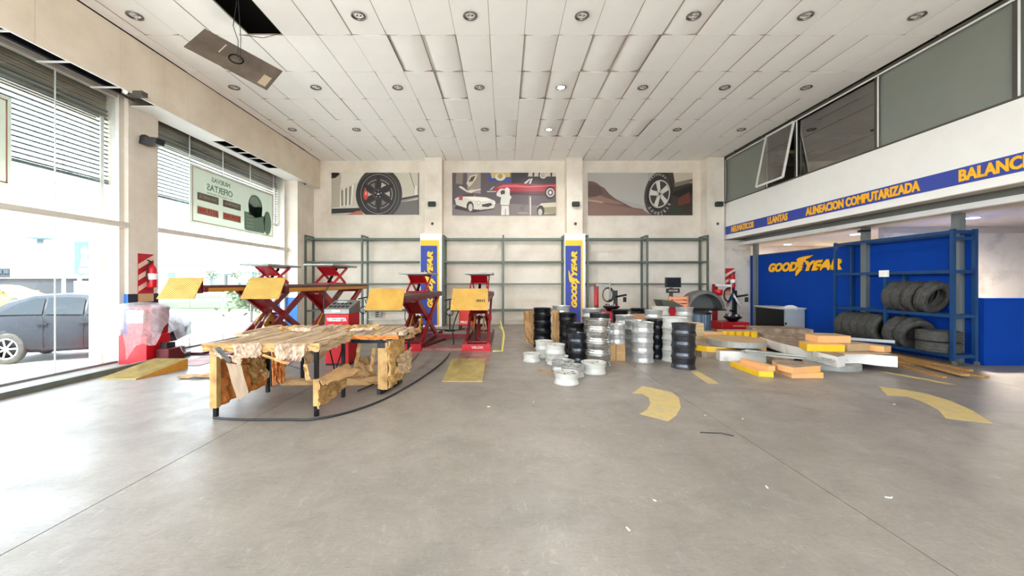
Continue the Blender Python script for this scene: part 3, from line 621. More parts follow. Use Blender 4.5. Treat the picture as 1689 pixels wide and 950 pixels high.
S += [('DAD4C8', el(2.14, .94, .08, .08)), ('B8B0A4', el(2.14, .94, .06, .06)),
      ('DDD6C8', [(.15, .66), (.2, .69), (.28, .64), (.36, .57), (.45, .6), (.55, .6), (.68, .62), (.66, .59), (.55, .57), (.45, .52), (.35, .54), (.25, .6)]), ('2E2628', [(.05, .15), (.5, .06), (1.0, .14), (.9, .22), (.1, .25)]),
      ('D8D0C2', [(.06, .38), (.12, .42), (.24, .44), (.26, .5), (.5, .5), (.54, .44), (.8, .42), (1.0, .34), (1.02, .28), (.98, .18), (.85, .14), (.6, .13), (.35, .16), (.1, .24)]), ('5A3A38', [(.2, .44), (.26, .5), (.5, .5), (.53, .44)]), ('A04438', [(.15, .36), (.24, .35), (.25, .47), (.18, .46)]),
      ('EEE8DC', [(.26, .42), (.5, .43), (.8, .41), (.95, .35), (.7, .32), (.45, .36)]), ('332C2C', el(.42, .2, .085, .13)), ('C4BCB0', el(.43, .18, .05, .09)), ('3A3434', [(.7, .25), (.9, .29), (.95, .24), (.85, .19), (.7, .2)]), ('A8A098', el(.62, .29, .04, .05)), ('F0EADC', el(.62, .29, .025, .035)), ('F0EADC', el(.99, .3, .02, .035)), ('C8C0B4', [(.6, .15), (.95, .18), (1.0, .22), (.98, .16), (.65, .12)]),
      ('A82838', [(.95, .56), (1.02, .64), (1.15, .72), (1.4, .75), (1.6, .75), (1.8, .72), (2.1, .72), (2.3, .74), (2.46, .73), (2.46, .5), (2.2, .5), (1.5, .5), (1.1, .52)]), ('D8626A', [(1.03, .64), (1.2, .71), (1.5, .72), (1.8, .68), (2.46, .71), (2.46, .69), (1.8, .65), (1.3, .66)]), ('5E1A28', [(1.1, .56), (2.2, .56), (2.2, .46), (1.15, .5)]), ('C0B8B4', [(.82, .54), (1.04, .545), (1.04, .565), (.82, .57)]), ('C0B8B4', [(.88, .6), (.98, .68), (1.0, .67), (.92, .59)]),
      ('D8D0C4', [(1.68, .75), (1.82, .86), (1.84, .84), (1.74, .74)]), ('D8D0C4', [(1.8, .74), (1.86, .87), (1.89, .86), (1.85, .74)]), ('241E20', el(2.3, .53, .12, .15)), ('D4CCC6', el(2.31, .53, .095, .105)), ('6A5E5C', el(2.31, .53, .07, .08)), ('E4DCD4', el(2.31, .53, .03, .035)),
      ('8C807C', [(1.80, .0), (1.86, .0), (1.86, .46), (1.80, .46)]), ('E8E2DA', [(1.83, .0), (1.85, .0), (1.85, .42), (1.83, .42)]), ('6C605E', [(1.6, .2), (1.72, .26), (1.7, .1), (1.58, .12)]), ('B0A8A0', [(1.55, .04), (1.78, .04), (1.78, .06), (1.55, .06)]),
      ('C9C2A8', [(2.0, .2), (2.1, .28), (2.46, .3), (2.46, .05), (2.05, .02)]), ('8E8666', [(2.1, .18), (2.46, .2), (2.46, .05), (2.1, .05)]), ('2A2422', el(2.08, .1, .09, .13)), ('BDB6A8', el(2.07, .07, .05, .08)),
      ('DAD6CC', [(1.15, 0), (1.16, .22), (1.13, .28), (1.15, .42), (1.05, .45), (1.04, .5), (1.1, .6), (1.16, .63), (1.24, .61), (1.3, .62), (1.36, .55), (1.35, .48), (1.40, .42), (1.36, .36), (1.34, .25), (1.33, .2), (1.34, 0)]), ('46403E', [(1.15, .48), (1.13, .55), (1.18, .59), (1.24, .58), (1.24, .5)]), ('E8E4DC', el(1.30, .60, .06, .045, rot=-.5)), ('4C4644', [(1.15, .22), (1.34, .22), (1.34, .235), (1.15, .235)]), ('7A7470', [(1.24, 0), (1.25, .15), (1.265, .15), (1.26, 0)])]
poster(746, 285, 917, 355, S, 'poster of a garage with a mechanic and red roadster')
# 3: off-road wheel before a desert ridge (0..2.46)
S = [('A8A49E', [(0, 0), (2.46, 0), (2.46, 1), (0, 1)]), ('B2AEA6', [(.3, .5), (1.4, .2), (1.4, 1), (0, 1), (0, .85)]), ('6C5048', [(0, .80), (.1, .80), (.2, .76), (.3, .68), (.38, .64), (.5, .5), (.65, .38), (.85, .28), (1.05, .18), (1.3, .14), (1.3, 0), (0, 0)]), ('8A6C5E', [(.2, .5), (.4, .42), (.7, .32), (.85, .24), (.3, .3), (.0, .38), (0, .44)]), ('5C463E', [(0, .42), (.2, .44), (.35, .5), (.3, .66), (.15, .72), (0, .7)]), ('AE8E7A', [(0, .38), (.35, .32), (.35, .28), (0, .33)]), ('826458', [(0, .32), (.5, .26), (1.3, .12), (1.5, 0), (0, 0)]),
     ('3C342C', [(1.75, 0), (2.46, 0), (2.46, 1), (1.6, 1)]), ('C2B8A0', [(2.0, 1), (2.46, 1), (2.46, .76), (2.05, .72)]), ('7C746A', [(2.02, .76), (2.46, .86), (2.46, .78), (2.04, .66)]), ('26211C', [(1.9, .5), (2.46, .72), (2.46, .5), (2.2, .4)]), ('6A3A30', [(2.1, .2), (2.4, .3), (2.38, .55), (2.12, .4)]), ('33402A', [(1.95, .05), (2.2, .02), (2.2, .25), (2.0, .2)]),
     ('302B29', el(1.66, .5, .33, .53, rot=-.18)), ('45403D', el(1.63, .5, .305, .5, rot=-.18)), ('2C2725', el(1.64, .5, .27, .42, rot=-.18)), ('BDB8AE', el(1.68, .5, .245, .335, rot=-.18)), ('3E3A36', el(1.68, .5, .215, .30, rot=-.18))]
for k in range(5):
    S.append(('D2CDC4', spoke(1.68, .5, .22, .31, PI/2+.2+k*2*PI/5, .14, .22, .1, 1.0)))
S += [('C8C2B8', el(1.68, .5, .08, .1)), ('5A5550', el(1.68, .5, .03, .04))]
for k in range(5): S.append(('3A3532', el(1.68+.055*math.cos(k*1.256), .5+.075*math.sin(k*1.256), .012, .015, 8)))
t, (x0, z0, W, H, asp, d) = poster(970, 285, 1142, 355, S, 'poster of an off-road wheel before a desert ridge')
mb = MB()
def arctext(word, cx, cy, rx, ry, a_s, a_e, h, flip=False):
    for i, ch in enumerate(word):
        a_ = a_s+(a_e-a_s)*i/(len(word)-1); cx_, cy_ = cx+rx*math.cos(a_), cy+ry*math.sin(a_)
        tx, tz = -rx*math.sin(a_), ry*math.cos(a_)
        if a_e < a_s: tx, tz = -tx, -tz
        Rv = Vector((tx, 0, tz)).normalized(); Uv = Vector((-Rv.z, 0, Rv.x)); w_ = h*.62
        O = Vector((x0+cx_/asp*W, 14.24-d-.001, z0+cy_*H))-Rv*w_/2-Uv*h/2
        text(mb, ch, O, Rv, Uv, w_, h, .001, bold=.02)
arctext('GOODYEAR', 1.655, .5, .295, .46, -2.35, -.55, .10)
arctext('WRANGLER', 1.655, .5, .27, .46, 2.35, .95, .07)
mb.build('tyre_lettering', flat('C9C2B8'), t)
# ================================================================ COLUMN SIGNS
for px0, px1, side, lab in ((693.5, 729, 0, 'blue vertical sign on the left back pillar behind the lift'), (931, 965, 0, 'blue vertical sign on the middle back pillar above the wheel stacks')):
    x0 = (px0-832)*13.55/655; x1 = (px1-832)*13.55/655; zt = 3.17
    t = thing('pillar_sign', lab, 'sign', ((x0+x1)/2, 13.6, 0), 'blue and yellow pillar signs')
    B(x0, 13.5, 0, x1, 13.82, zt).build('sign_box', M['white'], t)
    w_ = x1-x0
    B(x0+.02, 13.494, .05, x1-.09, 13.5, zt-.23).build('yellow_panel', M['yellow'], t)
    B(x0+.02, 13.488, .05, x1-.155, 13.494, zt-.42).build('blue_panel', M['blue'], t)
    mb = MB(); brand(mb, (x0+w_*.60, 13.488, .65), (0, 0, 1), (-1, 0, 0), 1.92, .20, .006, 0, 1); mb.build('wordmark', [M['yellow'], M['outline']], t)
# ================================================================ WALL RACKS
def wall_rack(posts, x0, x1, lab, tops=(3.0, 2.21, 1.45, .53)):
    t = thing('storage_rack', lab, 'rack', ((x0+x1)/2, 13.9, 0))
    for x in posts:
        for y in (13.62, 14.17): B(x-.03, y-.03, 0, x+.03, y+.03, 3.13).build('upright', M['rack'], t)
        B(x-.025, 13.65, 3.08, x+.025, 14.14, 3.13).build('end_brace', M['rack'], t)
        for z in tops: B(x-.015, 13.65, z-.03, x+.015, 14.14, z).build('end_brace', M['rack'], t)
    for z in tops:
        for y in (13.62, 14.17): B(x0, y-.02, z-.025, x1, y+.02, z+.025).build('shelf_beam', M['rack'], t)
    B(x0, 14.15, .16, x1, 14.19, .20).build('bottom_rail', M['offwhite'], t)
    return t
wall_rack((-6.82, -4.88), -6.84, -2.9, 'empty grey-green rack along the back wall, left bay behind the lifts')
wall_rack((-2.09, -.04, 2.06), -2.11, 2.09, 'empty grey-green rack along the back wall between the two blue signs')
wall_rack((2.85, 4.9, 6.97), 2.82, 7.0, 'empty grey-green rack along the back wall below the off-road poster')
# ================================================================ BANNERS ON THE GLASS
def banner(y0, y1, z0, z1, lab):
    t = thing('window_banner', lab, 'banner', (XG+.03, (y0+y1)/2, z0))
    X = XG+.02
    B(X, y0, z0, X+.008, y1, z1).build('vinyl_sheet', M['banner'], t)
    mb = MB(); e = .05
    for q in ((y0+e, z0+e, y0+e+.02, z1-e), (y1-e-.02, z0+e, y1-e, z1-e), (y0+e, z1-e-.02, y1-e, z1-e), (y0+e, z0+e, y1-e, z0+e+.02)): mb.box(X+.009, q[0], q[1], X+.011, q[2], q[3])
    mb.build('printed_border', M['sal_print'], t)
    return t, X+.009
t, X = banner(9.2, 12.5, 2.89, 4.28, 'pale green sale banner seen reversed on the farther window')
R_ = (0, -1, 0); Uz = (0, 0, 1)
def btxt(s, ya, yb, z, h, m, nm='print_text', bold=.03, dx=0):
    mb = MB(); 
    # seen from inside, so raised toward the room but mirrored to read from outside
    text(mb, s, (X+dx+.004, yb, z), R_, Uz, yb-ya, h, .0015, bold=bold)
    mb.build(nm, m, t)
btxt('NUEVAS', 9.85, 10.52, 4.0, .12, M['green_print']); btxt('OFERTAS', 9.70, 10.62, 3.76, .17, M['green_print']); btxt('EN TODAS LAS MEDIDAS', 9.70, 10.6, 3.68, .04, M['green_print'], bold=0)
for a, b, s in ((9.40, 10.10, '$119.900'), (10.26, 10.95, '$109.900')):
    B(X, a, 3.47, X+.001, b, 3.65).build('brown_bar', M['brown_print'], t); B(X, a, 3.14, X+.001, b, 3.32).build('salmon_bar', M['sal_print'], t)
    btxt(s, a+.03, b-.03, 3.165, .13, M['red_print'], 'price_text', .04); btxt('205/55R16', a+.06, b-.06, 3.53, .07, M['pgreen2'], bold=.01)
def tyre_print(cy, cz, w, h):
    mb = MB(); P = lambda x, y, z: (X+z, x, y)
    mb.prism(el(cy, cz, w, h), 0, .001, P=P); return mb
mb = MB(); P = lambda x, y, z: (X+z, x, y)
mb.prism([(11.1, 3.02), (11.15, 2.98), (12.0, 2.98), (12.05, 3.05), (12.05, 3.5), (11.1, 3.5)], 0, .001, P=P); mb.prism(el(11.6, 3.72, .33, .33), 0, .001, P=P); mb.prism([(11.3, 3.45), (11.9, 3.45), (11.93, 3.75), (11.28, 3.75)], 0, .001, P=P); mb.prism(el(12.18, 3.32, .2, .36), 0, .001, P=P)
mb.build('printed_tyres', M['green_print'], t)
mb = MB(); mb.prism(el(11.55, 3.84, .2, .15), .0012, .002, P=P)
for k in range(4): mb.box(X+.0012, 11.2, 3.08+k*.1, X+.002, 11.5, 3.12+k*.1)
mb.box(X+.0012, 11.95, 3.05, X+.002, 12.0, 3.3); mb.build('printed_highlights', M['pgreen2'], t)
t, X = banner(2.6, 5.86, 2.9, 4.22, 'pale banner on the nearer window at the left picture edge')
# ================================================================ SCISSOR LIFTS
def lift(tracks, ztop, name_lab, tone):
    x0 = min(tr[0] for tr in tracks); x1 = max(tr[1] for tr in tracks)
    t = thing('scissor_lift', name_lab, 'car lift', ((x0+x1)/2, 9.5, 0))
    Y0, Y1 = 7.28, 11.6; zb = ztop-.15
    for ti, (a, b) in enumerate(tracks):
        c = (a+b)/2
        # base tray
        mb = MB(); mb.box(a, 8.72, .002, b, 11.7, .03); mb.box(a, 8.72, .03, a+.03, 11.7, .13); mb.box(b-.03, 8.72, .03, b, 11.7, .13)
        tr = mb.build('base_tray', M['dred'], t)
        B(a, 8.66, .002, b, 8.72, .15).build('tray_front', M['redb'], t, label='bright red front edge of the base')
        B(a, 7.15, .0015, b, 8.64, .008).build('floor_plate', M['pink'], t)
        # platform
        mb = MB(); mb.box(a, Y0, zb+.02, b, Y1, ztop-.025); p = mb.build('platform', M['dred'], t, bevel=.008)
        B(a+.02, Y0+.02, ztop-.025, b-.02, Y1-.02, ztop).build('deck_plate', mat('worn_deck', '6A5652', .6, .3, .3, 5), p)
        if tone: B(b, Y0+.1, zb+.03, b+.012, Y1-.02, zb+.10).build('side_strip', M['orange_br'], p)
        # flap at the near end, hanging tilted on its hinge
        mb = MB(); q = .035
        zt_, zl = ztop+.13, ztop-.24
        mb.add([(a-.01, Y0-.02, zt_), (b+.0, Y0-.02, zt_), (b+.01, Y0-.27, zl), (a-.03, Y0-.27, zl), (a-.01, Y0+.0, zt_+.01), (b, Y0, zt_+.01), (b+.01, Y0-.25, zl-.0), (a-.03, Y0-.25, zl-.0)],
               [(0, 3, 2, 1), (4, 5, 6, 7), (0, 1, 5, 4), (1, 2, 6, 5), (2, 3, 7, 6), (3, 0, 4, 7)], 0, False)
        f = mb.build('end_flap', M['tread'], t, label='ribbed yellow flap')
        if tone is False and ti == 1:
            mb = MB()
            for k in range(5): mb.add([(b-.20+k*.033, Y0-.158, ztop-.05+.0), (b-.185+k*.033, Y0-.158, ztop-.05), (b-.185+k*.033, Y0-.184, ztop-.095), (b-.20+k*.033, Y0-.184, ztop-.095)], [(0, 3, 2, 1)])
            mb.build('dark_print', M['black'], f)
        B(a+.05, Y0-.02, zb, a+.12, Y0+.04, ztop+.08).build('hinge', M['dred'], t); B(b-.12, Y0-.02, zb, b-.05, Y0+.04, ztop+.08).build('hinge', M['dred'], t)
        # scissor legs, two crossing frames
        ya, yb = 8.95, 11.2
        for k, (p0, p1, o) in enumerate((((ya, .12), (yb, zb+.02), .25), ((yb, .12), (ya, zb+.02), .17))):
            mb = MB()
            for s in (-1, 1):
                P0 = Vector((c+s*o, p0[0], p0[1])); P1 = Vector((c+s*o, p1[0], p1[1])); d = (P1-P0).normalized(); n_ = d.cross(Vector((1, 0, 0)))
                if n_.z < 0: n_ = -n_
                mid = (P0+P1)/2
                mb.beam(P0, P1, .05, .15, up=n_)
                mb.cyl(mid-Vector((.04, 0, 0)), mid+Vector((.04, 0, 0)), .09, 14)
                for e_ in (P0, P1): mb.cyl(e_-Vector((.035, 0, 0)), e_+Vector((.035, 0, 0)), .06, 12)
            for u in (.03, .5, .97):
                P0 = Vector((0, p0[0], p0[1])).lerp(Vector((0, p1[0], p1[1])), u); mb.cyl((c-o, P0.y, P0.z), (c+o, P0.y, P0.z), .03, 10)
            if k == 1:
                d = Vector((0, p1[0]-p0[0], p1[1]-p0[1])).normalized(); A_ = Vector((c, p0[0], p0[1])).lerp(Vector((c, p1[0], p1[1])), .62); B_ = Vector((c, p0[0], p0[1])).lerp(Vector((c, p1[0], p1[1])), .92)
                mb.beam(A_, B_, 2*o, .02, up=Vector((1, 0, 0)).cross(d))
            mb.build('scissor_leg', M['red'], t)
        P0 = Vector((c, ya+.1, .16)); P1 = Vector((c, ya+.85, .16+(zb-.1)*.52))
        mb = MB(); mb.cyl(P0, P0.lerp(P1, .6), .06, 14, 0); mb.cyl(P0.lerp(P1, .6), P1, .03, 12, 1); mb.build('hydraulic_cylinder', [M['dred'], M['chrome']], t)
        d = Vector((0, yb-ya, zb)).normalized(); C_ = Vector((c, ya, .12)).lerp(Vector((c, yb, zb)), .30)
        mb = MB()
        for s in (-1, 1): mb.beam(C_+Vector((s*.11, -.16, -.05)), C_+Vector((s*.11, .14, .20)), .025, .22, up=(0, -.7, .7))
        mb.cyl(C_+Vector((-.15, 0, .05)), C_+Vector((.15, 0, .05)), .035, 12, 1); mb.build('orange_bracket', [M['orange_br'], M['black']], t, label='orange hinge bracket')
        # wheel-free jack on the deck
        yc = 9.95; zj = ztop+.49; j0, j1 = yc-.75, yc+.75
        mb = MB(); mb.box(a-.02, j0, zj-.045, b+.03, j1, zj); mb.box(c-.2, j0+.25, zj-.06, c+.2, j1-.25, zj-.045)
        jk = mb.build('jack_plate', M['galv'], t, label='grey top plate of the deck jack', bevel=.006)
        for k, (p0, p1, o) in enumerate((((yc-.42, ztop+.03), (yc+.40, zj-.06), .22), ((yc+.42, ztop+.03), (yc-.40, zj-.06), .17))):
            mb = MB()
            for s in (-1, 1): mb.beam((c+s*o, p0[0], p0[1]), (c+s*o, p1[0], p1[1]), .025, .06, up=(0, .5, .8))
            for u in (0, .5, 1): P0 = Vector((0, p0[0], p0[1])).lerp(Vector((0, p1[0], p1[1])), u); mb.cyl((c-o, P0.y, P0.z), (c+o, P0.y, P0.z), .018, 8)
            if k == 1:
                A_ = Vector((c, p0[0], p0[1])).lerp(Vector((c, p1[0], p1[1])), .55); B_ = Vector((c, p0[0], p0[1])).lerp(Vector((c, p1[0], p1[1])), 1.0); d = (B_-A_).normalized()
                mb.beam(A_, B_, .40, .015, up=Vector((1, 0, 0)).cross(d))
            mb.build('jack_leg', M['redb'], jk)
        mb = MB(); mb.cyl((c, yc-.2, ztop+.06), (c, yc+.25, zj-.1), .035, 10); mb.build('jack_cylinder', M['blacksteel'], jk)
    # cross plate joining the bases
    (a, b), (c_, d_) = tracks
    B(b+.002, 8.75, .002, c_-.002, 9.25, .05).build('cross_plate', M['pink'], t, label='faded red plate joining the bases')
    B(b+.002, 10.6, .02, c_-.002, 10.7, .12).build('cross_rail', M['red'], t)
    mb = MB(); mb.beam((b+.02, 8.9, .08), (b+.35, 9.9, .10), .06, .06); mb.build('side_arm', M['dred'], t)
    return t
lift(((-6.12, -5.50), (-4.64, -4.0)), 1.45, 'raised scissor lift by the window with orange side strips', True)
lift(((-2.44, -1.82), (-.93, -.30)), 1.25, 'lower raised scissor lift in the middle of the hall', False)
# label text on red tray front
mb = MB(); text(mb, 'VELOX', (-.72, 8.655, .06), (1, 0, 0), (0, 0, 1), .26, .05, .003, bold=.03); tag(mb.build('tray_lettering', M['offwhite']), 'pale lettering on the red tray front of the right lift', 'lettering')
# ramps
def ramp(x0, x1, y0, y1, h, lab, skew=0, side=None):
    t = thing('drive_on_ramp', lab, 'ramp', ((x0+x1)/2, y0, 0))
    mb = MB(); ym_ = y0+(y1-y0)*.3
    vs = [(x0, y0, 0), (x1, y0, 0), (x1+skew, y1, 0), (x0+skew, y1, 0), (x0, y0, .012), (x1, y0, .012), (x1+skew, y1, h), (x0+skew, y1, h)]
    mb.add(vs, [(0, 3, 2, 1), (4, 5, 6, 7), (0, 1, 5, 4), (2, 3, 7, 6)], 0, False); mb.add(vs, [(1, 2, 6, 5), (3, 0, 4, 7)], 1, False)
    mb.build('ramp_body', [M['ramp'], side or M['ramp']], t)
    mb = MB(); n = 18
    for k in range(n):
        x = x0+.015+(x1-x0-.03)*k/(n-1); mb.beam((x, y0+.02, .018), (x+skew, y1-.01, h+.004), .010, .008)
    mb.build('tread_ribs', M['ramp'], t)
ramp(-.94, -.33, 6.0, 7.1, .14, 'ribbed yellow ramp on the floor before the right lift')
ramp(-6.25, -5.68, 6.12, 6.95, .17, 'yellow wedge ramp on the floor before the left lift by the window', .14, M['orange_br'])
# steel channel lying along the window
tag(B(-6.52, .5, 0, -6.44, 8.15, .085).build('steel_channel', mat('grey_green_channel', '6A6E64', .5, .2, .25, 4)), 'long grey-green steel bar lying on the floor along the windows', 'steel bar')
x, y = lvl(329, 584); tag(B(x-.3, y-.1, 0, x+.12, y+.12, .05).build('floor_bracket', M['dred']), 'small dark red bracket on the floor beyond the end of the long steel bar', 'bracket')
# yellow safety bars beside right lift
t = thing('yellow_guard_bar', 'thin yellow bent bars on the floor right of the lower lift', 'bar', (-.15, 8.6, 0))
mb = MB(); mb.tube([(-.25, 8.5, .03), (-.05, 8.5, .03), (-.02, 9.3, .35), (-.12, 9.7, .42)], .018, 8); mb.tube([(-.05, 8.5, .03), (.0, 9.0, .3), (-.1, 9.4, .6)], .014, 8); mb.build('bar', mat('pale_yellow', 'D9C968', .5), t)
# ================================================================ CONSOLES AND MACHINES
def at_box(px0, px1, Y): return (px0-832)*Y/655, (px1-832)*Y/655
# lift control console
x0, x1 = at_box(536, 575, 7.17)
t = thing('control_console', 'red lift control console with grey sloping top and white lettering', 'control console', ((x0+x1)/2, 7.4, 0))
mb = MB(); mb.box(x0, 7.17, 0.03, x1, 7.72, .93); mb.build('cabinet', M['redb'], t, bevel=.012)
mb = MB(); P = lambda a_, b_, c_: (c_, a_, b_); mb.prism([(7.16, .93), (7.73, .93), (7.73, 1.16), (7.64, 1.16), (7.16, 1.02)], x0-.01, x1+.01, P=P); mb.build('top_housing', M['steel'], t, bevel=.01)
mb = MB()
for i in range(5):
    for j in range(2):
        xx = x0+.06+i*.075; yy = 7.28+j*.16; zz = 1.02+(yy-7.16)/.48*.14+.008; mb.cbox((xx, yy, zz), (.022, .03, .01), Matrix.Rotation(.284, 3, 'X'))
o = mb.build('button_field', M['black'], t); o['kind'] = 'stuff'; mb = MB(); mb.cbox((x0+.2, 7.5, 1.13), (.09, .05, .02)); mb.build('papers_clip', M['galv'], t)
mb = MB(); text(mb, 'VEKOZETTA', (x0+.035, 7.165, .80), (1, 0, 0), (0, 0, 1), x1-x0-.07, .065, .004, bold=.05); mb.build('lettering', M['white'], t)
B(x0+.13, 7.15, .965, x1-.14, 7.16, 1.01).build('name_plate', mat('cream_plate', 'E2D0B0', .5), t)
B(x0, 7.19, 0, x1, 7.7, .03).build('plinth', M['black'], t)
# plastic-wrapped machine near window
t = thing('red_console', 'red floor console under a clear plastic sheet by the pillar', 'machine', (-6.8, 7.3, 0))
mb = MB(); mb.box(-7.1, 7.30, 0, -6.58, 7.82, .52); mb.build('base_cabinet', M['redb'], t, bevel=.01)
mb = MB(); P = lambda a_, b_, c_: (a_, c_, b_); mb.prism([(-7.05, .52), (-6.62, .52), (-6.58, 1.02), (-6.72, 1.08), (-7.0, 1.04)], 7.42, 7.82, P=P); mb.build('upper_cabinet', M['red'], t, bevel=.01)
B(-7.0, 7.36, .75, -6.7, 7.42, .98).build('control_panel', M['offwhite'], t)
B(-6.56, 7.45, .0, -6.30, 7.85, .26).build('motor_box', M['dred'], t, bevel=.03); B(-6.5, 7.5, .26, -6.38, 7.7, .36).build('motor_cap', M['black'], t)
# draped film
mb = MB(); mb.smooth = True; n, m_ = 44, 12; vs = []
for j in range(m_+1):
    v = j/m_
    for i in range(n):
        a_ = 2*PI*i/n; ca, sa = math.cos(a_), math.sin(a_); sq = 1/max(abs(ca), abs(sa))**.8
        rr = min(v*2.2, 1)*.33+max(0, v-.45)*.28*(1+.45*math.sin(a_*5+1)+.4*noise.noise(Vector((ca*2, sa*2, v*2))))
        fall = max(0, v-.42)*1.15*(1+.38*math.sin(a_*4+.4)+.3*math.sin(a_*7))
        z_ = 1.13-.07*v-fall+.025*noise.noise(Vector((ca*2*v, sa*2*v, 2)))
        vs.append((-6.82+ca*rr*sq*1.0+(.12*max(0, ca)*max(0, v-.5)), 7.60+sa*rr*sq, max(z_, .12)))
fs = [(j*n+i, j*n+(i+1) % n, (j+1)*n+(i+1) % n, (j+1)*n+i) for j in range(m_) for i in range(n)]
vs = [(max(v[0], -7.135) if v[1] > 7.52 else max(v[0], -7.22), v[1], v[2]) for v in vs]; mb.add(vs, fs); tag(mb.build('plastic_sheet', M['film']), 'clear crumpled plastic sheet draped over the red console by the pillar', 'plastic sheet')
# small red compressor behind right lift
x0, x1 = at_box(757, 784, 12.6)
t = thing('red_compressor', 'bright red machine box with white print behind the lower lift', 'machine', ((x0+x1)/2, 12.8, 0))
B(x0, 12.6, .12, x1, 13.2, .62).build('body', mat('orange_red', 'E0301C', .4), t, bevel=.03)
mb = MB(); text(mb, 'PRO', (x0+.05, 12.6, .2), (1, 0, 0), (0, 0, 1), .22, .08, .004, bold=.03); mb.build('lettering', M['white'], t)
for xx in (x0+.02, x1-.02):
    for yy in (12.7, 13.1): mb = MB(); mb.cyl((xx-.03, yy, .07), (xx+.03, yy, .07), .07, 16); mb.build('wheel', M['rubber'], t)
B(x1, 12.7, .3, x1+.2, 13.1, .62).build('side_tank', M['steel'], t, bevel=.05)
# alignment tool stand near left wall rack
def target_arm(x, y, zs, lab, nm='alignment_head'):
    t = thing(nm, lab, 'alignment tool', (x, y, 0))
    mb = MB(); mb.cyl((x, y, 0), (x, y, zs), .018, 8); mb.cyl((x-.16, y, .02), (x+.16, y, .02), .02, 8); mb.cyl((x, y-.16, .02), (x, y+.16, .02), .02, 8); mb.build('stand', M['blacksteel'], t)
    mb = MB(); mb.cyl((x-.16, y, zs), (x+.14, y, zs+.06), .02, 8); mb.tube([(x+math.cos(q*PI/8)*.1, y, zs-.35+math.sin(q*PI/8)*.12) for q in range(16)], .015, 6, closed=True); mb.cyl((x-.1, y, zs-.12), (x-.16, y, zs-.22), .015, 8); mb.cyl((x+.05, y, zs), (x+.1, y, zs-.15), .014, 8); mb.build('clamp', M['blacksteel'], t)
    mb = MB(); mb.cyl((x-.02, y-.05, zs-.35), (x-.02, y+.02, zs-.35), .06, 14); mb.build('dial', M['steel'], t)
x, _, _ = at(599, 500, 12.6); target_arm(x, 12.6, .98, 'dark wheel clamp tool on a stand behind the control console')
x, _, _ = at(742, 500, 12.2); target_arm(x, 12.2, .95, 'dark wheel clamp tool on a stand left of the red compressor')
t = thing('wall_socket_strip', 'small grey strip of sockets low on the back wall rack', 'socket strip', (-4.5, 14.2, .3)); B(-4.62, 14.19, .25, -4.40, 14.25, .5).build('plate', M['galv'], t)
mb = MB(); [mb.box(-4.6, 14.17, .28+k*.07, -4.5, 14.19, .31+k*.07) for k in range(3)]; mb.build('sockets', M['black'], t)
# hoses on floor
def hose(pts, r, lab, nm='floor_hose'):
    P_ = [Vector(p) for p in pts]; out = []
    for i in range(len(P_)-1):
        p0, p1, p2, p3 = P_[max(i-1, 0)], P_[i], P_[i+1], P_[min(i+2, len(P_)-1)]
        for k in range(6):
            u = k/6; out.append(.5*((2*p1)+(-p0+p2)*u+(2*p0-5*p1+4*p2-p3)*u*u+(-p0+3*p1-3*p2+p3)*u**3))
    out.append(P_[-1]); mb = MB(); mb.tube(out, r, 6); return tag(mb.build(nm, M['hose']), lab, 'hose')
fp = lambda px, py, z=.014: lvl(px, py, z)+(z,)
hose([fp(352, 689), fp(400, 692), fp(470, 692), fp(520, 691), fp(580, 678), fp(640, 655), fp(700, 620), fp(735, 592), fp(748, 570), (-1.15, 8.9, .5), (-1.0, 9.2, 1.0)], .013, 'long black hose curving over the floor from the wrapped benches to the lower lift')
hose([fp(590, 645), fp(640, 622), fp(675, 600), fp(690, 584)], .010, 'short black hose on the floor behind the right wrapped bench')
hose([fp(311, 583), fp(340, 585), fp(380, 584), fp(430, 588), fp(470, 600), fp(500, 610)], .012, 'black hose running from the steel bar toward the wrapped benches')
hose([(-3.95, 9.0, 1.47), (-3.9, 8.6, 1.2), (-3.75, 8.3, .6), (-3.6, 8.1, .03)], .012, 'dark hose hanging from the upper lift deck behind the console', 'hanging_hose')
hose([(-3.4, 13.6, .5), (-3.3, 13.3, .2), (-2.9, 13.0, .02), (-2.2, 12.6, .02), (-1.5, 12.4, .02), (-1.3, 12.8, .02)], .014, 'black cable drooping from the back rack to the floor behind the lifts', 'hanging_cable')
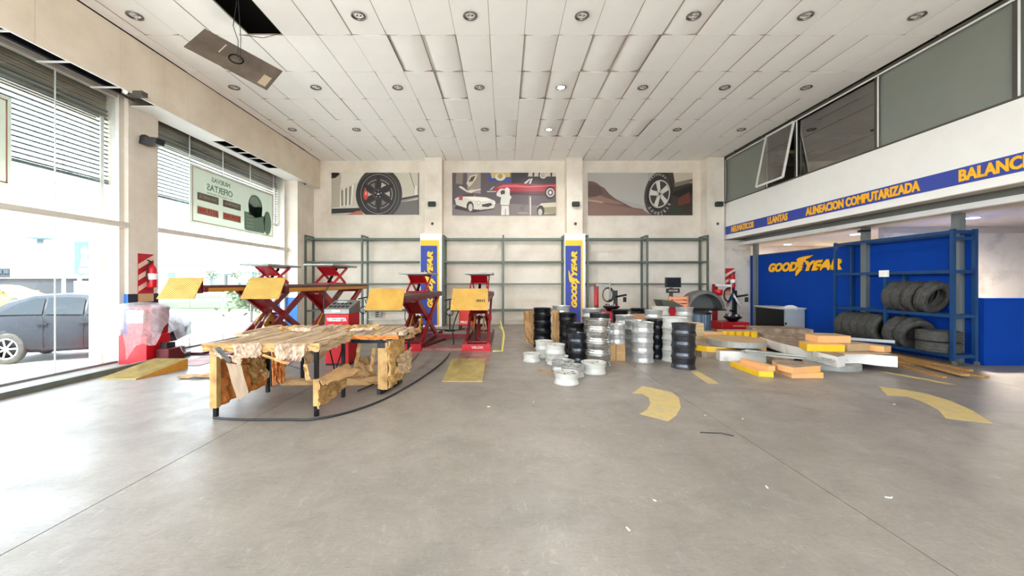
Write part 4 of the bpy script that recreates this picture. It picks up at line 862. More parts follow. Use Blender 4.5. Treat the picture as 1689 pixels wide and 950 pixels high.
# tyre changer, left
def tyre_changer(x, y, k, lab):
    t = thing('tyre_changer', lab, 'tyre changer', (x, y, 0))
    mb = MB(); mb.box(x-.42, y-.35, .05, x+.42, y+.35, .62 if k == 0 else .30); mb.build('cabinet', M['redb'], t, bevel=.02)
    zt_ = .62 if k == 0 else .30
    mb = MB(); mb.lathe([(.0, zt_+.16), (.24, zt_+.16), (.26, zt_+.12), (.2, zt_+.08), (.12, zt_)], 20, (x+.1, y, 0)); mb.build('turntable', M['blacksteel'], t)
    for q in range(4): mb = MB(); mb.cbox((x+.1+.17*math.cos(q*PI/2+.4), y+.17*math.sin(q*PI/2+.4), zt_+.19), (.05, .03, .03), Matrix.Rotation(q*PI/2+.4, 3, 'Z')); mb.build('clamp_jaw', M['chrome'], t)
    mb = MB(); mb.beam((x-.3, y+.28, zt_), (x-.3, y+.28, 1.45), .12, .12, up=(0, 1, 0)); mb.build('red_column', M['red'], t, label='red tilting column')
    mb = MB(); mb.beam((x+.3, y+.25, zt_), (x+.3, y+.25, 1.25), .10, .12, up=(0, 1, 0)); mb.build('black_column', M['black'], t, label='black helper column')
    mb = MB(); mb.beam((x-.3, y+.25, 1.42), (x+.05, y-.02, 1.40), .07, .07); mb.cyl((x+.05, y-.02, 1.5), (x+.05, y-.02, zt_+.35), .025, 10); mb.build('mount_arm', M['steel'], t)
    mb = MB(); mb.cbox((x+.06, y-.04, zt_+.33), (.04, .07, .03)); mb.beam((x+.3, y+.2, 1.05), (x+.55, y-.05, 1.12), .06, .06); mb.cyl((x+.5, y-.05, 1.05), (x+.5, y-.05, .9), .05, 12); mb.build('helper_arm', M['blacksteel'], t)
    mb = MB(); mb.cyl((x-.34, y+.12, .8), (x-.34, y+.12, 1.2), .06, 14); mb.build('air_tank', M['redb'], t)
    mb = MB()
    for lp in range(3): mb.tube([(x-.02+lp*.02+math.cos(q*PI/10)*(.15+lp*.015), y-.03+lp*.03, 1.12+math.sin(q*PI/10)*(.2+lp*.015)) for q in range(20)], .012, 6, closed=True)
    mb.build('coiled_hose', M['black'], t)
    for q in range(3): mb = MB(); mb.cbox((x-.25+q*.2, y-.4, .08), (.05, .08, .015), Matrix.Rotation(.3, 3, 'X')); mb.build('pedal', M['blacksteel'], t)
    if k:
        mb = MB(); mb.lathe([(0, 0), (.09, .0), (.12, .14), (.10, .18), (0, .18)], 14, (x-.38, y-.1, 1.1)); mb.build('red_bucket', M['redb'], t)
        mb = MB(); mb.cyl((x-.38, y-.1, .75), (x-.38, y-.1, 1.08), .07, 14); mb.build('clear_bottle', M['film'], t)
        for s in (-1, 1): mb = MB(); mb.beam((x+.05, y-.1, 1.15), (x+.05+s*.2, y-.15, .78), .06, .05); mb.build('silver_arm', M['chrome'], t)
        mb = MB(); text(mb, 'TECHNOMAQ', (x-.1, y-.35, .17), (1, 0, 0), (0, 0, 1), .36, .04, .004, bold=.03); mb.build('lettering', M['offwhite'], t)
x, _, _ = at(1003, 500, 12.3); tyre_changer(x, 12.3, 0, 'red and black tyre changer with coiled hose behind the silver rims')
x, _, _ = at(1203, 500, 12.3); tyre_changer(x, 12.3, 1, 'red tyre changer in the corner beside the blue partition')
# wheel balancer
x, _, _ = at(1108, 500, 11.6); y = 11.6
t = thing('wheel_balancer', 'wheel balancer with screen on a post and big ribbed grey hood', 'wheel balancer', (x, y, 0))
B(x-.3, y-.2, 0, x+.45, y+.35, .80).build('cabinet', M['redb'], t, bevel=.02)
mb = MB(); mb.cyl((x+.3, y-.35, .62), (x+.3, y-.1, .62), .13, 20); mb.build('red_disc', M['red'], t)
mb = MB(); P = lambda a_, b_, c_: (a_, c_, b_); mb.prism([(-.42+x, 1.0), (-.1+x, .98), (.25+x, .80), (.1+x, .78), (-.34+x, .80)], y-.32, y+.3, P=P); mb.build('tool_tray', mat('olive_tray', '4A4C40', .6), t)
mb = MB(); mb.beam((x-.02, y, .9), (x-.02, y, 1.35), .09, .06, up=(0, 1, 0)); mb.build('screen_post', M['darkframe'], t)
mb = MB(); mb.box(x-.2, y-.08, 1.36, x+.24, y+.02, 1.65); s_o = mb.build('screen', M['black'], t, bevel=.01)
B(x-.175, y-.084, 1.39, x+.215, y-.079, 1.62).build('screen_glass', M['carglass'], s_o)
B(x-.18, y-.08, 1.20, x+.2, y-.02, 1.33).build('label_box', mat('dark_label', '2A2620', .4), t)
mb = MB(); text(mb, 'SICCARE', (x-.12, y-.08, 1.245), (1, 0, 0), (0, 0, 1), .26, .045, .004, bold=.02); mb.build('lettering', M['offwhite'], t)
mb = MB(); hx = x+.88; prof = []
mb.lathe([(.45, .62), (.52, .60), (.535, .5), (.52, .45), (.54, .38), (.52, .31), (.54, .24), (.52, .17), (.54, .1), (.52, .0), (.45, -.02)], 24, (hx, y-.25, .72), 'y', a0=0, a1=PI)
mb.add([(hx+.52*math.cos(k*PI/20), y+.36, .72+.52*math.sin(k*PI/20)) for k in range(21)], [tuple(range(21))[::-1]]); mb.build('wheel_hood', M['grub'], t, label='ribbed grey wheel guard hood', solid=.01)
mb = MB(); mb.cyl((x+.4, y, .72), (hx+.1, y, .72), .03, 12); mb.build('shaft', M['chrome'], t)
mb = MB(); mb.box(hx-.5, y-.3, .70, hx+.55, y+.35, .735); mb.build('hood_shelf', M['blacksteel'], t)
# drum under the hood
x2, _, _ = at(1155, 540, 10.9)
t = thing('ribbed_drum', 'blue-grey ribbed bin below the balancer hood', 'bin', (x2, 10.9, 0))
mb = MB(); pts = []
for k in range(48): a_ = 2*PI*k/48; r_ = .25+(.012 if k % 2 else 0); pts.append((x2+r_*math.cos(a_), 10.9+r_*math.sin(a_)))
mb.prism(pts, 0, .66); mb.build('body', M['drum'], t); mb = MB(); mb.lathe([(.27, .64), (.29, .67), (.25, .69), (.24, .66)], 24, (x2, 10.9, 0)); mb.build('rim', M['black'], t)
# crate on the tray
xc, yc = at(1119, 506, 11.58)[0], 11.58
t = thing('plastic_crate', 'orange slatted crate leaning on the balancer beside the hood', 'crate', (xc, yc, .8))
mb = MB(); Rz = Matrix.Rotation(-.35, 3, 'Z')
def cb(c, h): mb.cbox(Vector((xc, yc, .8))+Rz @ Vector(c), h, Rz)
for k in range(3):
    for s in (-1, 1): cb((0, s*.2, .05+k*.1), (.24, .01, .035)); cb((s*.24, 0, .05+k*.1), (.01, .2, .035))
for s in (-1, 1):
    for q in (-1, 1): cb((s*.23, q*.19, .15), (.02, .02, .15))
cb((0, 0, .01), (.24, .2, .01)); mb.build('slats', M['crate'], t)
# counter cabinet at the partition
t = thing('counter_cabinet', 'black and grey counter cabinet before the blue partition', 'cabinet', (8.28, 11.95, 0))
B(8.0, 11.32, .02, 8.56, 12.62, .74).build('carcass', M['cabgrey'], t)
B(7.985, 11.36, .04, 8.0, 12.6, .72).build('black_front', mat('black_panel', '0C1414', .35), t); B(7.96, 11.28, .74, 8.58, 12.66, .775).build('worktop', M['offwhite'], t)
mb = MB(); mb.tube([(8.3, 11.3, .77), (8.3, 11.45, .80), (8.3, 11.6, .79), (8.3, 11.7, .77)], .05, 8); mb.cbox((8.15, 11.45, .785), (.1, .12, .012)); tag(mb.build('cloth', M['white']), 'crumpled white cloth on the counter cabinet', 'cloth')
x, y, z = at(1295, 532, 11.31); B(8.0, 11.30, .30, 8.04, 11.318, .36).build('handle', M['black'], t)
# ================================================================ WHEEL RIMS
def make_rim(r, h, style, metal, face):
    """rim standing on its back face, face up, origin at the bottom centre"""
    t = thing('wheel_rim', 'rim', 'wheel rim')
    mb = MB(); k = r
    prof = [(k*.93, .004), (k, 0), (k, h*.05), (k*.95, h*.09), (k*.935, h*.24), (k*.925, h*.30), (k*(.905 if style != 'wide' else .88), h*.37), (k*(.90 if style != 'wide' else .87), h*.50), (k*.935, h*.60), (k*.94, h*.86), (k*.95, h*.92), (k, h*.955), (k, h), (k*.93, h*.985), (k*.88, h*.90), (k*.87, h*.64), (k*.81, h*.5), (k*.82, h*.3), (k*.88, h*.15), (k*.9, .006)]
    mb.lathe(prof, 28); mb.build('barrel', metal, t)
    mb = MB(); zf = h*.93; n = 5 if style != 'steel' else 8
    mb.lathe([(0, zf-.02), (k*.26, zf-.015), (k*.30, zf-.04)], 20)
    if style == 'steel':
        mb.lathe([(k*.28, zf-.03), (k*.45, zf+.0), (k*.62, zf-.005), (k*.72, zf-.04), (k*.80, h*.6)], 28)
        for q in range(n): a_ = q*2*PI/n; mb.cbox((k*.66*math.cos(a_), k*.66*math.sin(a_), zf-.005), (k*.05, k*.09, .012), Matrix.Rotation(a_, 3, 'Z'), 1)
    else:
        for q in range(n):
            a_ = q*2*PI/n; w0, w1 = (.11, .15) if style == 'five' else (.07, .22)
            c_, s_ = math.cos(a_), math.sin(a_)
            poly = [(k*(rr*c_-o*s_), k*(rr*s_+o*c_)) for rr, o in ((.2, -w0), (.88, -w1), (.88, w1), (.2, w0))]
            mb.prism(poly, zf-.035, zf+(.005 if style == 'five' else .0))
            if style != 'five': mb.prism([(x_*.98, y_*.98) for x_, y_ in [(k*(rr*c_-o*s_), k*(rr*s_+o*c_)) for rr, o in ((.5, -.02), (.84, -.08), (.84, .08), (.5, .02))]], zf, zf+.003, 1)
        mb.lathe([(k*.82, zf-.04), (k*.86, zf+.004), (k*.90, zf+.0)], 28)
    mb.build('spoked_face', [face, M['black']], t)
    mb = MB(); mb.lathe([(k*.12, zf-.016), (k*.11, zf-.003), (0, zf)], 16); mb.build('hub_cap', M['black'] if style == 'steel' else metal, t)
    mb = MB()
    for q in range(5): a_ = q*2*PI/5+.3; mb.cyl((k*.2*math.cos(a_), k*.2*math.sin(a_), zf-.014), (k*.2*math.cos(a_), k*.2*math.sin(a_), zf-.006), k*.035, 8)
    mb.build('bolt_holes', M['blacksteel'], t)
    return t
RM = {'silver': mat('silver_alloy', 'CBCBC8', .28, .6, .12, 6), 'white': mat('white_rim_paint', 'CFCDC4', .4, .05, .12, 8), 'black': mat('black_rim_paint', '1A1B1F', .28, .5, .2, 8), 'polished': mat('polished_alloy', 'CFCDC8', .2, .9, .25, 5), 'dark': mat('dark_grey_alloy', '4A4B50', .28, .8, .25, 6)}
RP = {}
def proto(col, style, r, h):
    key = (col, style, r, h)
    if key not in RP: RP[key] = [make_rim(r, h, style, RM[col], RM[col]), False]
    e = RP[key]
    if not e[1]: e[1] = True; return e[0]
    return copy_tree(e[0])
def stack(px, base_py, col, style, r, h, n, where, z0=0, Y=None, cols=None):
    if Y is None: x, y = lvl(px, base_py, z0); y += r*.9; x = (px-832)*y/655
    else: y = Y; x = (px-832)*y/655
    names = {1: ['']}
    for k in range(n):
        c = cols[k] if cols else col
        o = proto(c, style, r, h); o.location = (x+random.uniform(-.006, .006), y+random.uniform(-.006, .006), z0+k*(h+.002)); o.rotation_euler = (0, 0, random.uniform(0, 6))
        cn = {'silver': 'silver', 'white': 'whitish', 'black': 'black', 'polished': 'shiny', 'dark': 'dark grey'}[c]
        if n == 1: o['label'] = '%s wheel rim %s' % (cn, where)
        else:
            fb = n-1-k; pos = 'topmost' if fb == 0 else ('lowest' if k == 0 else ordn[fb] + ' from top')
            o['label'] = '%s rim, %s, %s' % (cn, pos, where)
        o['group'] = 'rims: ' + where if n > 1 else 'single rims on the floor'
    return x, y
R15, R14, R16, R18, R13 = .205, .19, .215, .232, .17
H = .19
stack(894.6, 0, 'black', 'steel', R16, .18, 5, 'tall black stack farthest left', Y=9.3)
stack(926, 0, 'dark', 'five', R16, .19, 5, 'second tall dark stack from the left', Y=9.35, cols=['black', 'black', 'black', 'dark', 'silver'])
stack(937, 0, 'black', 'steel', R15, .165, 5, 'middle one of the three black stacks', Y=8.75)
stack(948, 0, 'black', 'five', R15, .165, 4, 'glossy black stack behind the low one', Y=8.2)
stack(953, 592, 'dark', 'five', R15, .175, 3, 'low dark stack touching the shiny stack', Y=7.65)
stack(986.4, 606, 'polished', 'wide', R18, .207, 4, 'big shiny stack in front')
stack(989, 0, 'dark', 'five', R16, .175, 5, 'dark stack peeking behind the shiny stack', Y=8.05)
stack(975, 0, 'silver', 'five', R18, .18, 5, 'dull stack behind below the blue sign', Y=9.1)
bx = at(1016.5, 598, 7.6)[0]
t = thing('cardboard_box', 'brown cardboard box on the floor holding two silver rims', 'box', (bx, 7.75, 0))
mb = MB(); mb.box(bx-.17, 7.6, 0, bx+.17, 7.94, .315); mb.build('carton', M['card'], t); B(bx-.172, 7.598, .14, bx+.172, 7.942, .17).build('tape', M['tape'], t); B(bx-.012, 7.597, .0, bx+.0, 7.6, .315).build('seam', M['darkframe'], t)
stack(1016, 0, 'silver', 'five', R14, .185, 2, 'pair on the brown cardboard box', z0=.317, Y=7.77)
stack(1030.8, 0, 'silver', 'five', R16, .19, 4, 'silver stack behind the cardboard box', Y=8.95)
stack(1047, 0, 'silver', 'wide', R15, .182, 4, 'stack squeezed behind the front silver stack', Y=8.1)
stack(1060, 599, 'silver', 'five', R15, .186, 4, 'front silver stack right of the box')
stack(1083, 0, 'black', 'five', R15, .188, 4, 'black stack between silver and white stacks', Y=7.95)
stack(1112, 598, 'white', 'five', R18, .207, 4, 'white stack behind the rightmost dark one')
stack(1127.5, 610, 'dark', 'steel', R15+.003, .193, 4, 'rightmost dark front stack')
stack(1078, 0, 'silver', 'five', R15, .175, 5, 'stack below the balancer screen', Y=9.0)
stack(1089, 0, 'white', 'five', R16, .18, 5, 'rear stack left of the red disc', Y=9.75)
stack(1128.7, 0, 'silver', 'wide', R15, .18, 5, 'rear stack before the ribbed hood', Y=9.5)
stack(1023, 0, 'black', 'five', R15, .165, 5, 'rear stack before the left tyre changer', Y=9.7)
# carton tower with a black rim on it
bx = at(1056, 520, 10.1)[0]
t = thing('cardboard_box', 'pale peach carton tower in the rear row under a black rim', 'box', (bx, 10.1, 0)); B(bx-.2, 9.95, 0, bx+.22, 10.3, .72).build('carton', mat('peach_card', 'D8A47C', .7), t); B(bx-.201, 9.949, .3, bx+.221, 9.955, .34).build('tape', M['tape'], t)
stack(1053, 0, 'black', 'wide', R15, .12, 1, 'on the pale carton tower', z0=.722, Y=10.12)
bx = at(1142, 529, 9.0)[0]
t = thing('carton_tray', 'flattened pale cartons stacked behind the rightmost dark stack', 'cartons', (bx, 9.0, 0))
for k in range(8): B(bx-.17+random.uniform(-.02, .02), 8.82, k*.075, bx+.16+random.uniform(-.02, .02), 9.1, k*.075+.07).build('carton_sheet', mat('pale_card', 'C9AE84', .8) if k == 0 else bpy.data.materials['pale_card'], t)
# low rims in front
stack(876.5, 598, 'white', 'five', R13, .15, 1, 'lying alone at the far left front of the rims')
stack(898, 590, 'white', 'five', R14, .16, 2, 'low pair before the leftmost tall stack', Y=8.05)
stack(916, 595, 'white', 'five', R14+.005, .16, 2, 'low pair before the three black stacks', Y=7.6)
stack(919, 603, 'white', 'wide', R15-.003, .15, 1, 'in the front cluster just behind two others')
stack(928, 613, 'silver', 'wide', R15, .16, 1, 'in the front cluster between the front rim and the pairs', Y=6.85)
stack(944, 620, 'silver', 'wide', R14, .17, 1, 'half hidden directly behind the front rim', Y=6.38+.02)
stack(934.5, 636, 'white', 'wide', R14-.003, .165, 1, 'nearest to the viewer at the front of the rims', Y=5.95)
stack(978.8, 618.5, 'white', 'five', R15, .18, 1, 'lying in front of the polished stack')
# wrapped rim bundle and hanging cardboard
bx = at(873, 560, 9.6)[0]
t = thing('torn_cardboard', 'torn brown cardboard hanging left of the tall black stack', 'cardboard', (bx, 9.55, 0)); sheet([(bx-.13, 9.6, .8), (bx+.08, 9.5, .84), (bx+.1, 9.4, .0), (bx-.10, 9.55, .1)], 8, 14, .06, 5, 3).build('sheet', M['card'], t, solid=.006)
bx = at(914, 540, 9.0)[0]
t = thing('torn_cardboard', 'brown cardboard sheet hanging between the two dark stacks', 'cardboard', (bx, 9.02, 0)); sheet([(bx-.05, 9.05, .88), (bx+.13, 9.05, .86), (bx+.11, 8.98, .0), (bx-.04, 8.98, .0)], 6, 14, .03, 5, 8).build('sheet', M['card'], t, solid=.006)
sx, sy = lvl(905, 614); tag(MB().beam((sx-.15, sy+.12, .008), (sx+.12, sy-.12, .008), .05, .012).build('wood_strip', M['wood']), 'short pale wooden strip on the floor left of the front rims', 'wood strip')
# ================================================================ TYRES AND MOBILE RACK
def make_tyre(R=.32, W=.2):
    t = thing('tyre', 'tyre', 'tyre')
    mb = MB(); ri = R*.60; pr = [(ri, -W*.38), (ri+.01, -W*.44), (R*.80, -W*.52), (R*.93, -W*.47)]
    nz_ = [-.42, -.30, -.27, -.16, -.13, .0, .03, .13, .16, .27, .30, .42]
    for i, q in enumerate(nz_): pr.append((R-(.008 if (i // 1) % 4 in (1, 2) else 0)+(.0), W*q))
    pr += [(R*.93, W*.47), (R*.80, W*.52), (ri+.01, W*.44), (ri, W*.38), (ri+.015, W*.30), (R*.88, W*.36), (R*.9, 0), (R*.88, -W*.36), (ri+.015, -W*.30), (ri, -W*.38)]
    mb.lathe(pr, 40, (0, 0, 0), 'y'); b = mb.build('carcass', M['rubber'], t)
    mb = MB()
    for k in range(36):
        a_ = 2*PI*k/36
        for s in (-1, 1): mb.cbox(((R-.001)*math.cos(a_), s*W*.37, (R-.001)*math.sin(a_)), (.006, W*.05, .012), Matrix.Rotation(-a_, 3, 'Y'))
    o = mb.build('tread_blocks', M['rubber'], t); o['kind'] = 'stuff'
    mb = MB(); mb.lathe([(R*.72, -W*.505-.002), (R*.735, -W*.52-.001), (R*.75, -W*.525)], 40, (0, 0, 0), 'y'); mb.build('sidewall_ring', mat('sidewall_ring', '3A3A38', .6), t)
    return t
T0 = [None]
def tyre(x, y, z, rot, lab, s=.98):
    if T0[0] is None: T0[0] = make_tyre(); o = T0[0]
    else: o = copy_tree(T0[0])
    o.location = (x, y, z); o.rotation_euler = rot; o.scale = (s, s, s); o['label'] = lab; o['group'] = 'used tyres on the mobile rack'; return o
# rack (long side along Y)
t = thing('tyre_rack', 'blue steel rack on castors before the blue partition, holding used tyres', 'rack', (8.33, 8.5, 0))
for x in (8.13, 8.53):
    for y in (7.2, 9.75): B(x-.028, y-.03, .08, x+.028, y+.03, 2.47).build('upright', M['rblue'], t)
B(8.10, 8.43, .10, 8.16, 8.49, 1.62).build('middle_upright', M['rblue'], t); B(8.50, 8.43, .10, 8.56, 8.49, 1.7).build('middle_upright', M['rblue'], t)
for z in (.16, .89, 1.70, 2.42):
    for x in (8.13, 8.53): B(x-.02, 7.24, z-.03, x+.02, 9.72, z+.03).build('side_rail', M['rblue'], t)
    for y in (7.2, 9.75): B(8.15, y-.02, z-.03, 8.51, y+.02, z+.03).build('end_rail', M['rblue'], t)
B(8.15, 7.19, 2.27, 8.51, 7.21, 2.33).build('end_rail', M['rblue'], t)
mbm = mat('rack_mesh_blue', '163A68', .5)
for z in (.17, .90):
    for k in range(3): B(8.2+k*.11, 7.24, z-.01, 8.24+k*.11, 9.72, z+.012).build('shelf_slat', mbm, t)
for x in (8.13, 8.53):
    for y in (7.2, 9.75):
        mb = MB(); mb.cyl((x-.015, y-.03, .04), (x+.015, y-.03, .04), .04, 14); mb.build('castor', M['steel'], t)
tag(B(8.07, 8.36, 1.62, 8.10, 8.56, 1.76).build('paper_card', M['white']), 'blank white card on the middle upright of the tyre rack', 'card')
c34 = .6
for i, (y, r, l) in enumerate(((7.66, .62, 'frontmost leaning tyre on the upper shelf with open centre'), (7.92, .30, 'second tyre on the upper shelf, greyish tread'), (8.13, .15, 'third tyre on the upper shelf'), (8.32, .08, 'rearmost tyre on the upper shelf by the middle upright'))):
    tyre(8.262, y, .915+.305, ((.34, .30, .2, .14)[i], 0, (.12, .10, .06, .05)[i]), l, .96)
for i, y in enumerate((8.68, 8.88, 9.08, 9.28, 9.5)): tyre(8.262, y, .185+.31, (.05, 0, .05-.02*i), 'upright tyre in the lower left row, %s from the middle upright' % ordn[i])
tyre(8.262, 8.02, .185+.295, (.36, 0, -.15), 'open tyre leaning on the lower shelf beside the flat pair')
tyre(8.262, 8.27, .185+.30, (.24, 0, -.05), 'tyre behind the open one on the lower shelf')
for k in range(2): tyre(8.262, 7.56, .185+.104+k*.205, (PI/2, 0, .3*k), ('lower' if k == 0 else 'upper') + ' of two tyres lying flat at the near end of the rack')
# ================================================================ SIGN LETTER PILE
LM = [M['letter_top'], M['letter_white'], M['letter_or'], M['letter_ye'], M['letter_tan'], M['letter_grey']]
def piece(poly, z0, z1, lab, top=0, side=1, ym=None, name='sign_letter', rib=False):
    cx = sum(p[0] for p in poly)/len(poly); cy = sum(p[1] for p in poly)/len(poly)
    t = thing(name, lab, 'sign letter', (cx, cy, z0), 'dismantled sign letters in the pile')
    mb = MB(); mb.prism(poly, z0, z1-.006, mi=side, side=side); mb.build('side_wall', LM, t, bevel=.004)
    mb = MB(); mb.prism([(cx+(x-cx)*1.0, cy+(y-cy)*1.0) for x, y in poly], z1-.006, z1, mi=top); mb.build('back_panel', LM, t)
    return t
def rect(x0, y0, x1, y1, a=0):
    cx, cy = (x0+x1)/2, (y0+y1)/2; c, s = math.cos(a), math.sin(a); return [(cx+(x-cx)*c-(y-cy)*s, cy+(x-cx)*s+(y-cy)*c) for x, y in ((x0, y0), (x1, y0), (x1, y1), (x0, y1))]
def lv(z, *pts): return [lvl(px, py, z) for px, py in pts]
piece([(4.05, 6.32), (4.26, 6.28), (4.26, 7.2), (4.05, 7.14)], 0, .088, 'yellow bar at the near left front of the letter pile', 2, 3)
piece(rect(4.15, 6.30, 4.27, 6.95, .1), .089, .175, 'peach block lying on the yellow front bar', 2, 2)
piece(rect(4.50, 6.22, 5.0, 6.60), 0, .088, 'yellow and peach block on the floor right of the front bar', 3, 2)
piece([(4.40, 6.40), (4.46, 6.14), (5.0, 6.28), (4.95, 6.62), (4.55, 6.75)], .089, .19, 'wide peach block topmost at the front of the letter pile', 0, 2)
piece(rect(4.16, 7.5, 4.95, 7.95, -.22), 0, .20, 'clean white slab behind the yellow front bar', 0, 1)
p = piece([(4.40, 7.25), (4.44, 7.45), (4.62, 7.52), (5.1, 7.05), (5.22, 6.78), (5.0, 6.66), (4.7, 6.85)], .21, .235, 'thin grey ribbed letter face tilted on the front blocks', 5, 5)
mb = MB()
for k in range(4): mb.beam((4.55+k*.15, 7.3-k*.12, .243), (4.72+k*.13, 7.0-k*.07, .243), .02, .02)
mb.beam((4.45, 7.35, .245), (5.15, 6.75, .245), .03, .025); mb.build('rib', M['letter_grey'], p)
p = piece([(5.05, 6.78), (5.38, 6.72), (5.42, 6.5), (5.12, 6.52)], .20, .22, 'second small grey ribbed face beside the thin one', 5, 5)
mb = MB(); [mb.beam((5.12+k*.08, 6.74-k*.01, .228), (5.18+k*.07, 6.56-k*.005, .228), .018, .02) for k in range(4)]; mb.build('rib', M['letter_grey'], p)
piece(el(5.8, 7.05, .42, .40), 0, .10, 'grey round disc on the floor under the big white letter', 5, 5)
piece([(5.68, 9.55), (5.86, 9.6), (5.55, 8.4), (5.38, 8.45)], .15, .25, 'long narrow grey bar along the left of the big letter', 5, 1)
piece([(5.45, 6.50), (5.68, 6.62), (5.80, 6.85), (6.12, 6.85), (6.25, 6.66), (6.46, 6.52), (6.62, 6.9), (6.9, 7.6), (7.1, 9.2), (5.95, 9.6), (5.70, 8.8), (5.55, 8.0)], .105, .29, 'largest letter with stained white sides lying across the pile', 0, 1)
piece([(6.0, 9.62), (7.2, 9.25), (7.35, 9.9), (6.2, 10.2)], .0, .40, 'weathered brown letter standing behind the largest one', 0, 0)
piece(rect(5.8, 7.7, 6.95, 8.1, .5), .292, .36, 'flat brown strip on the largest white letter', 0, 0)
piece(rect(5.75, 8.5, 6.9, 9.0, -.35), .292, .34, 'flat grey-brown panel on the far end of the largest letter', 0, 0)
piece([(5.32, 6.98), (5.90, 6.88), (6.0, 7.25), (5.45, 7.35)], .292, .42, 'yellow block on top of the largest white letter', 2, 3)
piece([(5.62, 7.12), (6.16, 7.06), (6.2, 7.42), (5.85, 7.55), (5.62, 7.42)], .422, .55, 'peach block topmost at the right of the pile', 4, 2)
piece(rect(5.98, 6.98, 6.42, 7.3, .15), .292, .42, 'tan block beside the yellow top block', 4, 4)
piece(rect(6.42, 6.85, 6.62, 7.5, .35), .292, .40, 'narrow peach block at the right end of the pile', 4, 2)
piece(rect(5.72, 6.70, 6.52, 6.86, .0), .292, .305, 'thin tan board under the top blocks', 4, 4)
MB()
tag(MB().beam((6.25, 7.72, .44), (6.98, 7.1, .44), .05, .05).build('metal_profile', M['cabgrey']), 'pale grey metal bar across the right end of the letter pile', 'metal bar')
# left part : discs
piece([(3.95, 7.95), (4.4, 7.75), (4.55, 8.3), (4.7, 9.2), (4.1, 9.3), (3.9, 8.6)], 0, .12, 'dark weathered base slab at the left of the letter pile', 0, 0)
piece(el(4.35, 8.35, .55, .55, 20), .121, .235, 'yellow-sided slab under the tan disc', 0, 3)
piece(rect(4.62, 7.95, 5.25, 8.75), .121, .225, 'peach-sided slab under the tan disc to its right', 4, 2)
piece(el(4.72, 8.12, .54, .56, 32), .237, .355, 'tan round letter with grey edge topmost at the left', 4, 5)
piece([(4.68+.55*math.cos(q), 9.35+.5*math.sin(q)) for q in [2.6+k*.25 for k in range(11)]]+[(4.62+.32*math.cos(q), 9.35+.28*math.sin(q)) for q in [5.1-k*.4 for k in range(7)]], .0, .40, 'curved grey-topped yellow letter at the rear left of the pile', 5, 2)
comb = [(4.98, 9.05)]
for k in range(4): comb += [(5.05+k*.17, 9.03), (5.05+k*.17, 8.93), (5.17+k*.17, 8.93), (5.17+k*.17, 9.03)]
comb += [(5.72, 9.3), (5.0, 9.35)]
piece(comb, .24, .40, 'yellow toothed letter at the rear middle of the pile', 4, 3)
piece(rect(5.0, 9.0, 5.7, 9.4), 0, .238, 'brown slab beneath the toothed letter', 0, 0)
piece(rect(4.75, 7.55, 5.5, 7.9, -.2), 0, .10, 'low brown strip between the white slab and the disc', 0, 0)
# planks on the floor
for i, (a, b, zz, lab) in enumerate((((1430, 590), (1604, 617), .0, 'upper'), ((1440, 598), (1632, 624), .0, 'nearest'), ((1500, 602), (1572, 621), .035, 'short'))):
    A_ = lvl(a[0], a[1], zz+.02); B_ = lvl(b[0], b[1], zz+.02)
lab = ['long brown plank nearest to the tyre rack wheels', 'long plank in front, ending farthest right', 'short pale plank lying left of the others', 'plank resting on top of the other two']
for i, (A_, B_, zz, w_) in enumerate(((lvl(1455, 583, 0), lvl(1600, 613, 0), 0, .1), (lvl(1440, 590, 0), lvl(1628, 624, 0), 0, .09), (lvl(1430, 590), lvl(1558, 624), 0, .06), (lvl(1470, 588, .05), lvl(1592, 619, .05), .037, .12))):
    mb = MB(); mb.beam((A_[0], A_[1], zz+.018), (B_[0], B_[1], zz+.018), w_, .034); tag(mb.build('wooden_plank', M['wood'], bevel=.003), lab[i], 'plank', 'planks on the floor by the tyre rack')
# ================================================================ FLOOR MARKINGS
def marking(pts, lab, name='floor_marking'):
    mb = MB(); mb.prism([lvl(*p) for p in pts], .0006, .0022); tag(mb.build(name, M['stripe']), lab, 'floor marking')
marking([(1042, 649), (1060, 637), (1108, 647), (1120, 657), (1123, 672), (1115, 686), (1102, 695), (1055, 683), (1067, 676), (1073, 666), (1070, 656), (1060, 650)], 'curved worn yellow marking in the centre right foreground')
marking([(1449, 637), (1500, 644), (1530, 650), (1570, 662), (1605, 678), (1638, 699), (1560, 690), (1548, 676), (1520, 662), (1497, 654), (1463, 652)], 'long worn yellow arrow-shaped marking at the right')
marking([(1139, 613), (1151, 612), (1187, 633), (1168, 633)], 'short yellow floor line beside the rightmost dark rim stack')
marking([(1452, 613), (1458, 612), (1577, 634), (1562, 634)], 'faint thin yellow floor line before the planks')
# litter
lit = MB()
for k, (px, py) in enumerate(((1163, 685), (1225, 691), (1475, 667), (1465, 821), (1470, 821), (1265, 804), (1080, 826), (806, 671), (880, 663), (1036, 873))):
    x, y = lvl(px, py); lit.cbox((x, y, .003), (.011+.007*(k % 2), .004, .0025), Matrix.Rotation(k*.9, 3, 'Z'))
tag(lit.build('paper_scraps', M['white']), 'tiny white scraps scattered over the foreground floor', 'litter', kind='stuff')
mb = MB(); x, y = lvl(1155, 714); mb.tube([(x, y, .004), (x+.1, y-.01, .005), (x+.2, y-.02, .004), (x+.28, y-.09, .004)], .006, 5); tag(mb.build('black_scrap', M['black']), 'thin black rubber scrap on the floor below the curved marking', 'scrap')
